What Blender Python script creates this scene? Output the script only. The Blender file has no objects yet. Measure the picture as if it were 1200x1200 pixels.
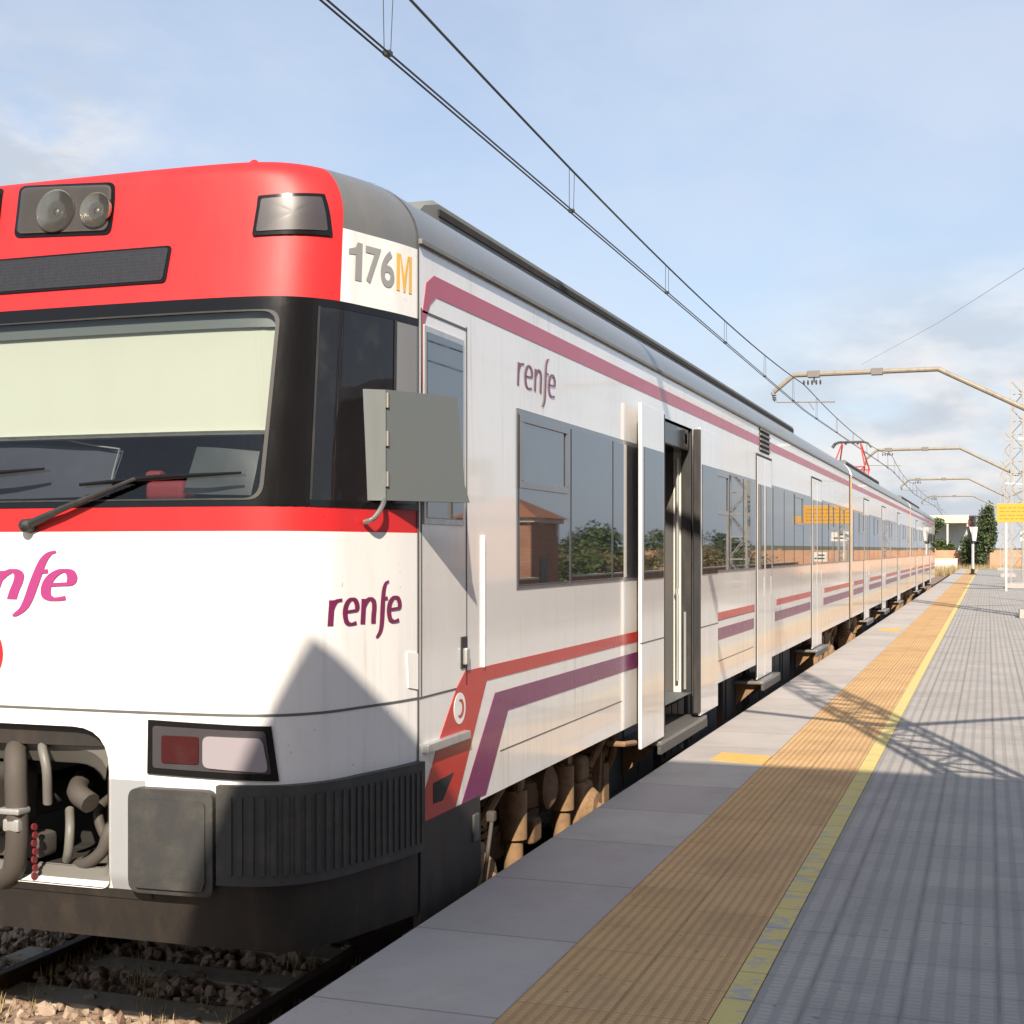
import bpy, bmesh, math, random
import numpy as np
from mathutils import Vector, Matrix
R = math.radians
rnd = random.Random(7)
sc = bpy.context.scene
COL = sc.collection

# ------------------------------------------------------------------ camera numbers (metres, z = 0 on the platform)
F, VX, VY, H = 1600.0, 1158.0, 645.0, 1.73
TH = math.atan((VX - 600.0) / F)
CT, ST = math.cos(TH), math.sin(TH)
WALLX = -2.64            # train side wall
HW = 1.8                 # half width of a car
XC = WALLX - HW          # track centre
YS = 6.17                # seam between cab and body
EDGE = -2.486            # platform edge
def side(px, py, off=0.0):
    D = F * -(WALLX + off) / (CT * (VX - px))
    return ((D + (WALLX + off) * ST) / CT, H - (py - VY) * D / F)
def ground(px, py, z=0.0):
    D = F * (H - z) / (py - VY); r = (px - 600.0) / F * D
    return (r * CT - D * ST, r * ST + D * CT)
def at_depth(px, py, D):
    r = (px - 600.0) / F * D
    return Vector((r * CT - D * ST, r * ST + D * CT, H - (py - VY) * D / F))
SUN = Vector((-.305, .952, -.72)).normalized()

# ------------------------------------------------------------------ materials
class NT:
    def __init__(s, m):
        m.use_nodes = True; s.m = m; s.t = m.node_tree; s.n = s.t.nodes; s.l = s.t.links; s.n.clear()
    def add(s, kind, **kw):
        nd = s.n.new(kind)
        for k, v in kw.items(): setattr(nd, k, v)
        return nd
    def put(s, sock, v):
        if hasattr(v, 'is_linked') or hasattr(v, 'links'): s.l.new(v, sock)
        else: sock.default_value = v
    def math(s, op, a, b=0.0, c=0.0):
        nd = s.add('ShaderNodeMath', operation=op)
        for i, v in enumerate((a, b, c)): s.put(nd.inputs[i], v)
        return nd.outputs[0]
    def mix(s, f, a, b):
        nd = s.add('ShaderNodeMix', data_type='RGBA')
        s.put(nd.inputs[0], f)
        for sk, v in ((nd.inputs[6], a), (nd.inputs[7], b)):
            s.put(sk, (v + (1,)) if isinstance(v, tuple) and len(v) == 3 else v)
        return nd.outputs[2]
    def ramp(s, f, lo, hi):
        nd = s.add('ShaderNodeMapRange', interpolation_type='SMOOTHSTEP')
        s.put(nd.inputs[0], f); nd.inputs[1].default_value = lo; nd.inputs[2].default_value = hi
        return nd.outputs[0]
    def noise(s, vec, scale, detail=4, rough=.55):
        nd = s.add('ShaderNodeTexNoise'); s.l.new(vec, nd.inputs['Vector'])
        nd.inputs['Scale'].default_value = scale; nd.inputs['Detail'].default_value = detail
        nd.inputs['Roughness'].default_value = rough
        return nd.outputs[0]
    def coord(s): return s.add('ShaderNodeTexCoord').outputs['Object']
    def geo(s): return s.add('ShaderNodeNewGeometry').outputs['Position']
    def scaled(s, vec, sx, sy, sz):
        nd = s.add('ShaderNodeMapping'); s.l.new(vec, nd.inputs[0]); nd.inputs[3].default_value = (sx, sy, sz)
        return nd.outputs[0]
    def xyz(s, vec):
        nd = s.add('ShaderNodeSeparateXYZ'); s.l.new(vec, nd.inputs[0]); return nd.outputs
    def bump(s, h, strength=.5, dist=.01):
        nd = s.add('ShaderNodeBump'); s.l.new(h, nd.inputs['Height'])
        nd.inputs['Strength'].default_value = strength; nd.inputs['Distance'].default_value = dist
        return nd.outputs[0]
    def out(s, col, rough=.6, metal=0.0, normal=None, ior=1.5, coat=0.0, emit=None, es=0, alpha=None, sub=None):
        p = s.add('ShaderNodeBsdfPrincipled'); o = s.add('ShaderNodeOutputMaterial')
        s.put(p.inputs['Base Color'], (col + (1,)) if isinstance(col, tuple) and len(col) == 3 else col)
        s.put(p.inputs['Roughness'], rough); s.put(p.inputs['Metallic'], metal)
        p.inputs['IOR'].default_value = ior; p.inputs['Coat Weight'].default_value = coat
        p.inputs['Coat Roughness'].default_value = .06
        if normal is not None: s.l.new(normal, p.inputs['Normal'])
        if emit: p.inputs['Emission Color'].default_value = emit + (1,); p.inputs['Emission Strength'].default_value = es
        s.l.new(p.outputs[0], o.inputs[0]); return p
def mul(c, k): return tuple(min(1, x * k) for x in c)
def paint(name, col, rough=.35, dirt=.25, dcol=(.16, .12, .085), scale=2.2, coat=0.0, metal=0.0, bump=0.0, streak=True, ior=1.5, grime=0.0, specks=0.0):
    m = bpy.data.materials.new(name); t = NT(m); g = t.geo()
    a = t.noise(t.scaled(g, 1, 1, .25 if streak else 1), scale * 2.2, 6, .65)
    b = t.noise(g, scale * 14, 4, .6)
    k = t.math('MULTIPLY', t.ramp(a, .42, .78), dirt)
    k = t.math('ADD', k, t.math('MULTIPLY', t.ramp(b, .55, .85), dirt * .5))
    c = t.mix(k, col, dcol)
    if grime:
        w = t.math('MULTIPLY', t.ramp(t.noise(t.scaled(g, 4, 5, .22), 3.0, 6, .7), .5, .74), t.ramp(t.noise(g, .9, 3), .4, .62))
        c = t.mix(t.math('MULTIPLY', w, grime), c, mul(dcol, .8))
    if specks:
        w = t.math('MULTIPLY', t.ramp(t.noise(g, 46, 2, .6), .685, .73), t.ramp(t.noise(g, 2.4, 3), .46, .6))
        c = t.mix(t.math('MULTIPLY', w, specks), c, mul(dcol, .45))
    r = t.math('ADD', t.math('MULTIPLY', a, .18), rough - .08)
    nm = t.bump(t.noise(g, 90, 3), bump, .004) if bump else None
    if not bump and rough < .3 and name.startswith(('train', 'stripe', 'front')):      # slight waviness of a pressed sheet
        nm = t.bump(t.noise(t.scaled(g, 1, .5, 1.0), 1.5, 2, .4), .035, .03)
    t.out(c, r, metal, nm, ior, coat); return m
def glassy(name, col, rough=.03, ior=1.9, wob=.02):
    m = bpy.data.materials.new(name); t = NT(m); g = t.geo()
    nm = t.bump(t.noise(g, 1.1, 1, .3), wob, .05) if wob else None
    d = t.ramp(t.noise(g, 5, 5), .5, .9)
    t.out(t.mix(t.math('MULTIPLY', d, .15), col, (.2, .18, .15)), t.math('ADD', t.math('MULTIPLY', d, .06), rough), 0, nm, ior); return m
M = {}
M['white'] = paint('train_white', (.77, .75, .72), .2, .22, (.45, .38, .30), 1.1, coat=.8, grime=.55)
M['front_white'] = paint('front_white', (.79, .775, .75), .3, .2, (.42, .37, .30), 1.6, coat=.2, grime=.5, specks=.6)
M['red'] = paint('signal_red', (.60, .017, .019), .5, .16, (.27, .035, .03), 3, grime=.35, specks=.75)
M['stripe_red'] = paint('stripe_red', (.47, .03, .022), .25, .12, (.3, .08, .06), 2, coat=.15)
M['pink'] = paint('stripe_pink', (.40, .05, .09), .3, .15, (.35, .12, .13), 2, coat=.1)
M['purple'] = paint('stripe_purple', (.17, .022, .10), .25, .12, (.22, .08, .11), 2, coat=.15)
M['maroon'] = paint('lettering_maroon', (.17, .018, .075), .3, .05)
M['magenta'] = paint('lettering_magenta', (.33, .04, .17), .3, .08, (.3, .1, .2))
M['digit_grey'] = paint('digit_grey', (.27, .27, .26), .35, .05)
M['digit_yellow'] = paint('digit_yellow', (.72, .42, .07), .35, .05)
M['roof'] = paint('roof_grey', (.13, .135, .135), .30, .35, (.22, .20, .17), 1.6, coat=.25)
M['roofbox'] = paint('roof_housing', (.17, .175, .165), .55, .35, (.1, .09, .075), 2)
M['bumper'] = paint('bumper_grey', (.036, .036, .035), .6, .5, (.10, .09, .072), 3, bump=.15, streak=False)
M['valance'] = paint('valance_brown_black', (.021, .019, .017), .6, .7, (.06, .04, .027), 3)
M['panel_grey'] = paint('panel_grey', (.30, .315, .33), .4, .2)
M['frame_grey'] = paint('recess_frame_grey', (.15, .145, .13), .5, .5, (.16, .13, .09), 5)
M['black'] = paint('black_trim', (.007, .007, .008), .17, .03, (.04, .036, .03), 5, ior=1.36)
M['rubber'] = paint('rubber', (.022, .022, .022), .55, .4, (.08, .07, .06), 5)
M['dark'] = paint('underframe_dark', (.016, .015, .014), .8, .6, (.05, .036, .025), 3, streak=False)
M['seam'] = paint('seam_shadow_gap', (.10, .10, .10), .6, .3)
M['dusty'] = paint('dusty_bogie', (.17, .095, .045), .85, .7, (.075, .045, .026), 9, bump=.3, streak=False)
M['dusty2'] = paint('dusty_bogie_light', (.25, .15, .075), .85, .6, (.10, .06, .035), 9, bump=.3, streak=False)
M['hose'] = paint('dusty_hose', (.07, .06, .05), .75, .6, (.07, .055, .045), 9, streak=False)
M['steel'] = paint('worn_steel', (.30, .29, .27), .4, .4, (.14, .10, .07), 6, metal=.7)
M['alu'] = paint('aluminium', (.52, .52, .50), .38, .3, (.2, .18, .15), 6, metal=.6)
M['mirror_grey'] = paint('mirror_housing', (.10, .114, .116), .45, .25, (.12, .11, .09), 4, bump=.05)
M['mirror_light'] = paint('mirror_lit_edge', (.20, .215, .21), .45, .25, (.12, .11, .09), 4)  # paler copy of the mirror grey, sunlit look of the edge panel in its colour
M['glass'] = glassy('tinted_glass', (.016, .019, .022), .015, 2.75, .003)
M['cabglass'] = glassy('cab_side_glass', (.010, .010, .012), .02, 1.45, 0)
M['winframe'] = paint('window_band_grey', (.10, .11, .125), .22, .2, (.2, .2, .2), 3, coat=.3)
M['lamp_glass'] = glassy('lamp_glass', (.22, .21, .19), .08, 1.6, .3)
M['marker'] = glassy('marker_glass', (.05, .045, .05), .38, 1.45, .1)
M['red_lens'] = glassy('tail_lens', (.045, .006, .009), .12, 1.5, .1)
M['clear_lens'] = glassy('head_lens', (.30, .27, .29), .12, 1.5, .3)
M['cream'] = paint('interior_cream', (.62, .60, .54), .45, .2, (.4, .35, .28))
M['floor_in'] = paint('interior_floor', (.10, .11, .12), .6, .3)
M['blind'] = paint('cab_blind', (.42, .43, .385), .8, .05)
M['cloth'] = paint('dark_cloth', (.035, .038, .055), .9, .15, (.1, .1, .14), 6, streak=False)
M['red_cloth'] = paint('red_cloth', (.14, .01, .015), .8, .1)
M['corner_grey'] = paint('corner_panel_grey', (.19, .195, .20), .35, .2)
M['lamp_bed'] = paint('lamp_bed', (.085, .075, .065), .5, .3)
M['brass'] = paint('lamp_reflector', (.48, .43, .34), .14, .25, (.2, .15, .1), 12, metal=.9)
M['folder'] = paint('dull_folder', (.045, .05, .055), .3, .2)
M['steady'] = paint('steady_arm_tube', (.16, .155, .145), .5, .3)
M['galv'] = paint('galvanised', (.33, .32, .30), .5, .4, (.2, .16, .12), 4, metal=.3)
M['arm_steel'] = paint('arm_paint', (.25, .215, .165), .55, .5, (.12, .09, .06), 3)
M['copper'] = paint('wire', (.045, .045, .05), .5, .2, metal=.4)
M['porcelain'] = paint('insulator', (.07, .045, .035), .25, .1)
M['sign_yellow'] = paint('sign_yellow', (.60, .31, .035), .4, .2, (.4, .25, .05), 3)
M['sign_text'] = paint('sign_text', (.33, .16, .02), .5, .1)
M['post_white'] = paint('post_white', (.68, .66, .60), .5, .3, (.3, .25, .18), 3)
M['signal_black'] = paint('signal_black', (.015, .016, .018), .5, .2)
M['panto_red'] = paint('pantograph_red', (.52, .05, .035), .5, .25)
M['wood'] = paint('sleeper_concrete', (.36, .31, .24), .9, .5, (.2, .15, .1), 5, bump=.4, streak=False)
M['rail'] = paint('rail_steel', (.05, .032, .022), .8, .6, (.10, .06, .035), 6, streak=False)
M['plaster'] = paint('station_plaster', (.50, .28, .15), .9, .35, (.28, .2, .14), .7, bump=.15)
M['cream_wall'] = paint('cream_wall', (.62, .55, .42), .9, .3, (.4, .33, .24), .8)
M['white_wall'] = paint('white_wall', (.66, .62, .56), .9, .45, (.35, .28, .2), .5)
M['pale_sheet'] = paint('pale_sheet', (.30, .36, .42), .7, .3)
M['gap_panel'] = paint('end_panel_brown', (.40, .30, .19), .6, .5, (.2, .13, .08), 3)
M['tile_roof'] = paint('roof_tiles', (.36, .15, .08), .9, .5, (.2, .12, .08), 2)
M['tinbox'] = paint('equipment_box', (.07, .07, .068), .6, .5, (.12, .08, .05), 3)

def brick_mat(name, c1, c2, mortar, scale=1.0):
    m = bpy.data.materials.new(name); t = NT(m); g = t.geo(); o = t.xyz(g)
    cv = t.add('ShaderNodeCombineXYZ'); t.l.new(t.math('ADD', o[0], o[1]), cv.inputs[0]); t.l.new(o[2], cv.inputs[1])
    b = t.add('ShaderNodeTexBrick'); t.l.new(cv.outputs[0], b.inputs[0])
    for i, c in ((1, c1), (2, c2), (3, mortar)): b.inputs[i].default_value = c + (1,)
    b.inputs['Scale'].default_value = scale; b.inputs['Brick Width'].default_value = .25; b.inputs['Row Height'].default_value = .075
    b.inputs['Mortar Size'].default_value = .009
    c = t.mix(t.math('MULTIPLY', t.ramp(t.noise(g, .8, 6), .45, .8), .45), b.outputs[0], mul(c2, .55))
    t.out(c, .9, 0, t.bump(b.outputs[1], -.4, .01)); return m
M['brick'] = brick_mat('red_brick', (.42, .17, .09), (.34, .13, .07), (.42, .36, .28))
M['brick_far'] = brick_mat('orange_brick', (.50, .25, .14), (.42, .20, .11), (.5, .4, .3))

def leaf_mat(name, c1, c2, c3):
    m = bpy.data.materials.new(name); t = NT(m); g = t.geo()
    rn = t.add('ShaderNodeNewGeometry').outputs['Random Per Island']
    c = t.mix(rn, c1, c2); c = t.mix(t.math('MULTIPLY', t.ramp(t.noise(g, .9, 3), .45, .7), .7), c, c3)
    t.out(c, .65); return m
M['leaf'] = leaf_mat('foliage', (.05, .085, .02), (.09, .12, .03), (.035, .06, .02))
M['leaf_dark'] = leaf_mat('foliage_dark', (.035, .06, .02), (.075, .10, .035), (.025, .04, .016))
M['leaf_dry'] = leaf_mat('foliage_dry', (.17, .12, .05), (.10, .11, .035), (.22, .15, .07))
M['bark'] = paint('bark', (.11, .075, .05), .9, .5, (.05, .04, .03), 4, bump=.4)
M['straw'] = leaf_mat('straw', (.36, .26, .12), (.26, .2, .09), (.42, .32, .17))

def near_int(t, v, pitch, w):      # 1 on a line of half-width w at every multiple of pitch
    fr = t.math('FRACT', t.math('ADD', t.math('DIVIDE', v, pitch), 100.0))
    d = t.math('MULTIPLY', t.math('MINIMUM', fr, t.math('SUBTRACT', 1.0, fr)), pitch)
    return t.math('SUBTRACT', 1.0, t.ramp(d, w * .4, w))
def cell(t, x, y, px, py):
    cv = t.add('ShaderNodeCombineXYZ')
    t.l.new(t.math('FLOOR', t.math('DIVIDE', x, px)), cv.inputs[0]); t.l.new(t.math('FLOOR', t.math('DIVIDE', y, py)), cv.inputs[1])
    w = t.add('ShaderNodeTexWhiteNoise', noise_dimensions='2D'); t.l.new(cv.outputs[0], w.inputs['Vector']); return w.outputs[0]
def paving_mat(name, base, alt, pitch, tile, rib, dirtc, depth=.006, spots=.6, jk=.35):
    m = bpy.data.materials.new(name); t = NT(m); g = t.geo(); o = t.xyz(g); x, y = o[0], o[1]
    x = t.math('ADD', x, 1.71)
    col = near_int(t, x, pitch, pitch * .27)
    s = t.math('SINE', t.math('MULTIPLY', y, 2 * math.pi / rib)); s = t.math('MULTIPLY_ADD', s, .5, .5)
    jx = near_int(t, x, tile, .007); jy = near_int(t, y, tile, .007)
    j = t.math('MAXIMUM', jx, jy)
    flat = t.math('SUBTRACT', 1.0, col)
    hgt = t.math('MULTIPLY', flat, t.math('MULTIPLY_ADD', s, .55, .45))
    hgt = t.math('SUBTRACT', hgt, t.math('MULTIPLY', j, .8))
    hgt = t.math('ADD', hgt, t.math('MULTIPLY', t.noise(g, 60, 3), .35))
    c = t.mix(cell(t, x, y, tile, tile), base, alt)
    big = t.ramp(t.noise(g, 1.3, 6, .65), .42, .72)
    c = t.mix(t.math('MULTIPLY', big, .5), c, dirtc)
    blot = t.ramp(t.noise(g, .55, 5, .75), .52, .68); c = t.mix(t.math('MULTIPLY', blot, .28), c, mul(dirtc, .7))
    c = t.mix(t.math('MULTIPLY', col, .55), c, mul(dirtc, .8))
    gap = t.math('MULTIPLY', flat, t.math('SUBTRACT', 1.0, s)); c = t.mix(t.math('MULTIPLY', gap, .30), c, mul(dirtc, .75))
    wob = t.ramp(t.noise(g, 3.1, 4, .6), .35, .65)
    c = t.mix(t.math('MULTIPLY', j, t.math('MULTIPLY_ADD', wob, jk, .08)), c, mul(dirtc, .42))
    chip = t.math('MULTIPLY', t.ramp(t.noise(g, 11, 5, .7), .64, .70), t.ramp(t.noise(g, 1.1, 2), .45, .6)); c = t.mix(t.math('MULTIPLY', chip, .45), c, mul(dirtc, .55))
    sp = t.math('MULTIPLY', t.ramp(t.noise(g, 24, 1), .70, .73), t.ramp(t.noise(g, 1.9, 2), .42, .55))
    c = t.mix(t.math('MULTIPLY', sp, spots), c, mul(dirtc, .4))
    t.out(c, .82, 0, t.bump(hgt, .75, depth)); return m
M['paving'] = paving_mat('grey_ribbed_paving', (.325, .308, .29), (.375, .352, .325), .0875, .35, .043, (.225, .215, .21))
M['tactile'] = paving_mat('ochre_tactile_paving', (.535, .335, .145), (.585, .375, .175), .0475, .38, .03, (.31, .185, .085), .006, .6, .25)
def slab_mat():
    m = bpy.data.materials.new('edge_slab_concrete'); t = NT(m); g = t.geo(); o = t.xyz(g)
    y = t.math('ADD', o[1], .4)
    j = near_int(t, y, 1.03, .009)
    c = t.mix(cell(t, o[0], y, 50, 1.03), (.345, .315, .30), (.40, .37, .345))
    c = t.mix(t.math('MULTIPLY', t.ramp(t.noise(g, 1.7, 7, .7), .38, .75), .5), c, (.255, .23, .215))
    c = t.mix(t.math('MULTIPLY', t.ramp(t.noise(g, 26, 4), .62, .75), .35), c, (.2, .17, .15))
    st = t.ramp(t.noise(t.scaled(g, 1, .45, 1), 3.2, 7, .72), .52, .70); c = t.mix(t.math('MULTIPLY', st, .35), c, (.42, .37, .34))
    c = t.mix(t.math('MULTIPLY', j, .55), c, (.10, .09, .08))
    h = t.math('SUBTRACT', t.math('MULTIPLY', t.noise(g, 70, 4), .4), j)
    t.out(c, .8, 0, t.bump(h, .5, .006)); return m
M['slab'] = slab_mat()
def line_mat():
    m = bpy.data.materials.new('worn_yellow_line'); t = NT(m); g = t.geo(); o = t.xyz(g)
    wear = t.ramp(t.noise(g, 7, 6, .7), .50, .60)
    nearer = t.math('SUBTRACT', 1.0, t.ramp(o[1], 6.0, 12.0))
    wear = t.math('MULTIPLY', wear, t.math('MULTIPLY_ADD', nearer, .65, .25))
    gap = t.math('LESS_THAN', cell(t, o[0], o[1], 40, .35), t.math('MULTIPLY', nearer, .12))
    wear = t.math('MAXIMUM', wear, t.math('MULTIPLY', gap, .9))
    c = t.mix(t.noise(g, 4, 4), (.50, .41, .13), (.58, .47, .19))
    c = t.mix(wear, c, (.33, .33, .335))
    s = t.math('SINE', t.math('MULTIPLY', o[1], 2 * math.pi / .043))
    j = near_int(t, o[1], .35, .007)
    c = t.mix(t.math('MULTIPLY', j, .6), c, (.1, .1, .09))
    t.out(c, .75, 0, t.bump(s, .35, .004)); return m
M['yline'] = line_mat()
def ballast_mat():
    m = bpy.data.materials.new('ballast_stones'); t = NT(m); g = t.geo()
    v = t.add('ShaderNodeTexVoronoi'); t.l.new(g, v.inputs['Vector']); v.inputs['Scale'].default_value = 22
    rr = t.xyz(v.outputs['Color'])[0]
    c = t.mix(rr, (.13, .08, .055), (.30, .23, .17))
    c = t.mix(t.math('MULTIPLY', t.ramp(t.noise(g, .6, 4), .45, .7), .6), c, (.15, .11, .065))
    t.out(c, .9, 0, t.bump(v.outputs['Distance'], -.9, .03)); return m
M['ballast'] = ballast_mat()
def stone_mat():
    m = bpy.data.materials.new('loose_stone'); t = NT(m); g = t.geo()
    rn = t.add('ShaderNodeNewGeometry').outputs['Random Per Island']
    c = t.mix(rn, (.17, .11, .075), (.48, .38, .29))
    c = t.mix(t.math('MULTIPLY', t.noise(g, 30, 4), .4), c, (.2, .12, .08))
    t.out(c, .9, 0, t.bump(t.noise(g, 60, 3), .4, .005)); return m
M['stone'] = stone_mat()
def earth_mat():
    m = bpy.data.materials.new('dry_earth'); t = NT(m); g = t.geo()
    c = t.mix(t.ramp(t.noise(g, .35, 6, .65), .4, .65), (.27, .19, .11), (.14, .13, .05))
    c = t.mix(t.ramp(t.noise(g, 4, 5), .5, .8), c, (.32, .26, .17))
    t.out(c, .95, 0, t.bump(t.noise(g, 6, 5), .6, .08)); return m
M['earth'] = earth_mat()
def concrete_mat():
    m = bpy.data.materials.new('platform_wall'); t = NT(m); g = t.geo()
    c = t.mix(t.ramp(t.noise(t.scaled(g, 1, 1, .3), 1.4, 6), .4, .7), (.27, .25, .23), (.13, .115, .10))
    t.out(c, .9, 0, t.bump(t.noise(g, 20, 4), .3, .01)); return m
M['concrete'] = concrete_mat()
def thin_glass(name, tint, refl=.01):
    m = bpy.data.materials.new(name); t = NT(m)
    fr = t.add('ShaderNodeFresnel'); fr.inputs[0].default_value = 1.5
    tr = t.add('ShaderNodeBsdfTransparent'); tr.inputs[0].default_value = tint + (1,)
    gl = t.add('ShaderNodeBsdfGlossy'); gl.inputs['Roughness'].default_value = .02
    mx = t.add('ShaderNodeMixShader'); o = t.add('ShaderNodeOutputMaterial')
    t.l.new(t.math('ADD', fr.outputs[0], refl), mx.inputs[0]); t.l.new(tr.outputs[0], mx.inputs[1]); t.l.new(gl.outputs[0], mx.inputs[2])
    t.l.new(mx.outputs[0], o.inputs[0]); return m
M['windscreen'] = thin_glass('windscreen_glass', (.86, .90, .88))
M['lamp_cover'] = thin_glass('lamp_cover_glass', (.75, .75, .74))
def mesh_grille():
    m = bpy.data.materials.new('display_led_grid'); t = NT(m); g = t.geo(); o = t.xyz(g)
    a = near_int(t, o[0], .016, .005); b = near_int(t, o[2], .016, .005)
    c = t.mix(t.math('MAXIMUM', a, b), (.022, .023, .027), (.008, .008, .010))
    t.out(t.mix(t.noise(g, 60, 2), c, (.03, .03, .035)), .4, 0, None, 1.5, .0); return m
M['led'] = mesh_grille()

# ------------------------------------------------------------------ mesh helpers
class MB:
    def __init__(s): s.v = []; s.f = []; s.bev = False
    def add(s, verts, faces):
        k = len(s.v); s.v += [tuple(p) for p in verts]; s.f += [tuple(i + k for i in f) for f in faces]; return s
    def box(s, x0, x1, y0, y1, z0, z1, bev=0.0, seg=2):
        if bev <= 0:
            return s.add([(x0, y0, z0), (x1, y0, z0), (x1, y1, z0), (x0, y1, z0), (x0, y0, z1), (x1, y0, z1), (x1, y1, z1), (x0, y1, z1)],
                         [(0, 3, 2, 1), (4, 5, 6, 7), (0, 1, 5, 4), (1, 2, 6, 5), (2, 3, 7, 6), (3, 0, 4, 7)])
        s.bev = True; bm = bmesh.new(); bmesh.ops.create_cube(bm, size=1)
        for q in bm.verts: q.co = ((x0 + x1) / 2 + q.co.x * (x1 - x0), (y0 + y1) / 2 + q.co.y * (y1 - y0), (z0 + z1) / 2 + q.co.z * (z1 - z0))
        bmesh.ops.bevel(bm, geom=bm.edges[:], offset=min(bev, abs(x1 - x0) * .45, abs(y1 - y0) * .45, abs(z1 - z0) * .45), segments=seg, affect='EDGES', profile=.5)
        return s.bm(bm)
    def bm(s, bm):
        bm.verts.index_update(); s.add([q.co[:] for q in bm.verts], [[q.index for q in f.verts] for f in bm.faces]); bm.free(); return s
    def tube(s, pts, r, n=8, cap=True):
        pts = [Vector(p) for p in pts]; rings = []; up = None
        rs = r if isinstance(r, (list, tuple)) else [r] * len(pts)
        for i, p in enumerate(pts):
            d = (pts[min(i + 1, len(pts) - 1)] - pts[max(i - 1, 0)]).normalized()
            if up is None: up = Vector((0, 0, 1)) if abs(d.z) < .9 else Vector((1, 0, 0))
            a = d.cross(up).normalized(); b = a.cross(d).normalized(); up = b
            rings.append([p + (a * math.cos(2 * math.pi * k / n) + b * math.sin(2 * math.pi * k / n)) * rs[i] for k in range(n)])
        V = [q for g in rings for q in g]; Fc = []
        for i in range(len(pts) - 1):
            for k in range(n):
                k2 = (k + 1) % n; Fc.append((i * n + k, i * n + k2, (i + 1) * n + k2, (i + 1) * n + k))
        if cap: Fc += [tuple(range(n))[::-1], tuple((len(pts) - 1) * n + k for k in range(n))]
        return s.add(V, Fc)
    def cyl(s, a, b, r, n=20, r2=None): return s.tube([a, b], [r, r if r2 is None else r2], n)
    def lathe(s, c, axis, prof, n=24):      # prof: list of (distance along axis, radius)
        ax = Vector(axis).normalized(); u = ax.orthogonal().normalized(); w = ax.cross(u); c = Vector(c); V = []; Fc = []
        for (d, r) in prof:
            for k in range(n): V.append(c + ax * d + (u * math.cos(2 * math.pi * k / n) + w * math.sin(2 * math.pi * k / n)) * max(r, .0005))
        for i in range(len(prof) - 1):
            for k in range(n):
                k2 = (k + 1) % n; Fc.append((i * n + k, i * n + k2, (i + 1) * n + k2, (i + 1) * n + k))
        Fc += [tuple(range(n))[::-1], tuple((len(prof) - 1) * n + k for k in range(n))]
        return s.add(V, Fc)
    def prism(s, pts, d):           # planar polygon pushed along vector d
        n = len(pts); P = [Vector(p) for p in pts]; d = Vector(d)
        return s.add(P + [p + d for p in P], [tuple(range(n))[::-1], tuple(range(n, 2 * n))] + [(i, (i + 1) % n, n + (i + 1) % n, n + i) for i in range(n)])
def origin(o):
    p = Vector((0, 0, 0))
    while o is not None: p += o.location; o = o.parent
    return p
def build(name, mb, mat, parent=None, smooth=35, kind=None, loc=None, label=None):
    me = bpy.data.meshes.new(name)
    base = origin(parent) if parent else Vector(loc) if loc is not None else Vector((0, 0, 0))
    V = [(a - base.x, b - base.y, c - base.z) for a, b, c in mb.v] if base.length else mb.v
    me.from_pydata(V, [], mb.f); me.validate()
    bm = bmesh.new(); bm.from_mesh(me); bmesh.ops.recalc_face_normals(bm, faces=bm.faces[:]); bm.to_mesh(me); bm.free()
    if smooth:
        me.shade_smooth(); me.set_sharp_from_angle(angle=R(smooth))
    me.materials.append(mat if not isinstance(mat, str) else M[mat])
    o = bpy.data.objects.new(name, me); COL.objects.link(o)
    if parent: o.parent = parent
    elif loc is not None: o.location = loc
    if mb.bev and smooth:
        wn = o.modifiers.new('face_normals', 'WEIGHTED_NORMAL'); wn.keep_sharp = True; wn.weight = 100
    if kind: o['kind'] = kind
    if label: o['label'] = label
    return o
def tag(o, label, cat, group=None):
    o['label'] = label; o['category'] = cat
    if group: o['group'] = group
    return o
def thing(name, label, cat, loc, group=None):
    o = bpy.data.objects.new(name, None); COL.objects.link(o); o.location = loc; o.empty_display_size = .2
    return tag(o, label, cat, group)
def copy_tree(o, parent=None):
    c = o.copy(); COL.objects.link(c)
    if parent: c.parent = parent
    for ch in [q for q in bpy.data.objects if q.parent == o]: copy_tree(ch, c)
    return c
def round_poly(pts, r, n=5):
    out = []; N = len(pts)
    for i in range(N):
        p, a, b = Vector(pts[i]), Vector(pts[i - 1]), Vector(pts[(i + 1) % N])
        da, db = (a - p), (b - p); q = min(r, da.length * .45, db.length * .45)
        s, e = p + da.normalized() * q, p + db.normalized() * q
        for k in range(n + 1):
            t = k / n; out.append(tuple(s * (1 - t) ** 2 + p * 2 * t * (1 - t) + e * t * t))
    return out
def catmull(pts, n=6):
    P = [Vector(p) for p in pts]; P = [P[0] * 2 - P[1]] + P + [P[-1] * 2 - P[-2]]; out = []
    for i in range(1, len(P) - 2):
        for k in range(n):
            t = k / n; a, b, c, d = P[i - 1:i + 3]
            out.append(.5 * ((2 * b) + (c - a) * t + (2 * a - 5 * b + 4 * c - d) * t * t + (3 * b - a - 3 * c + d) * t ** 3))
    return out + [P[-2]]

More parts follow.
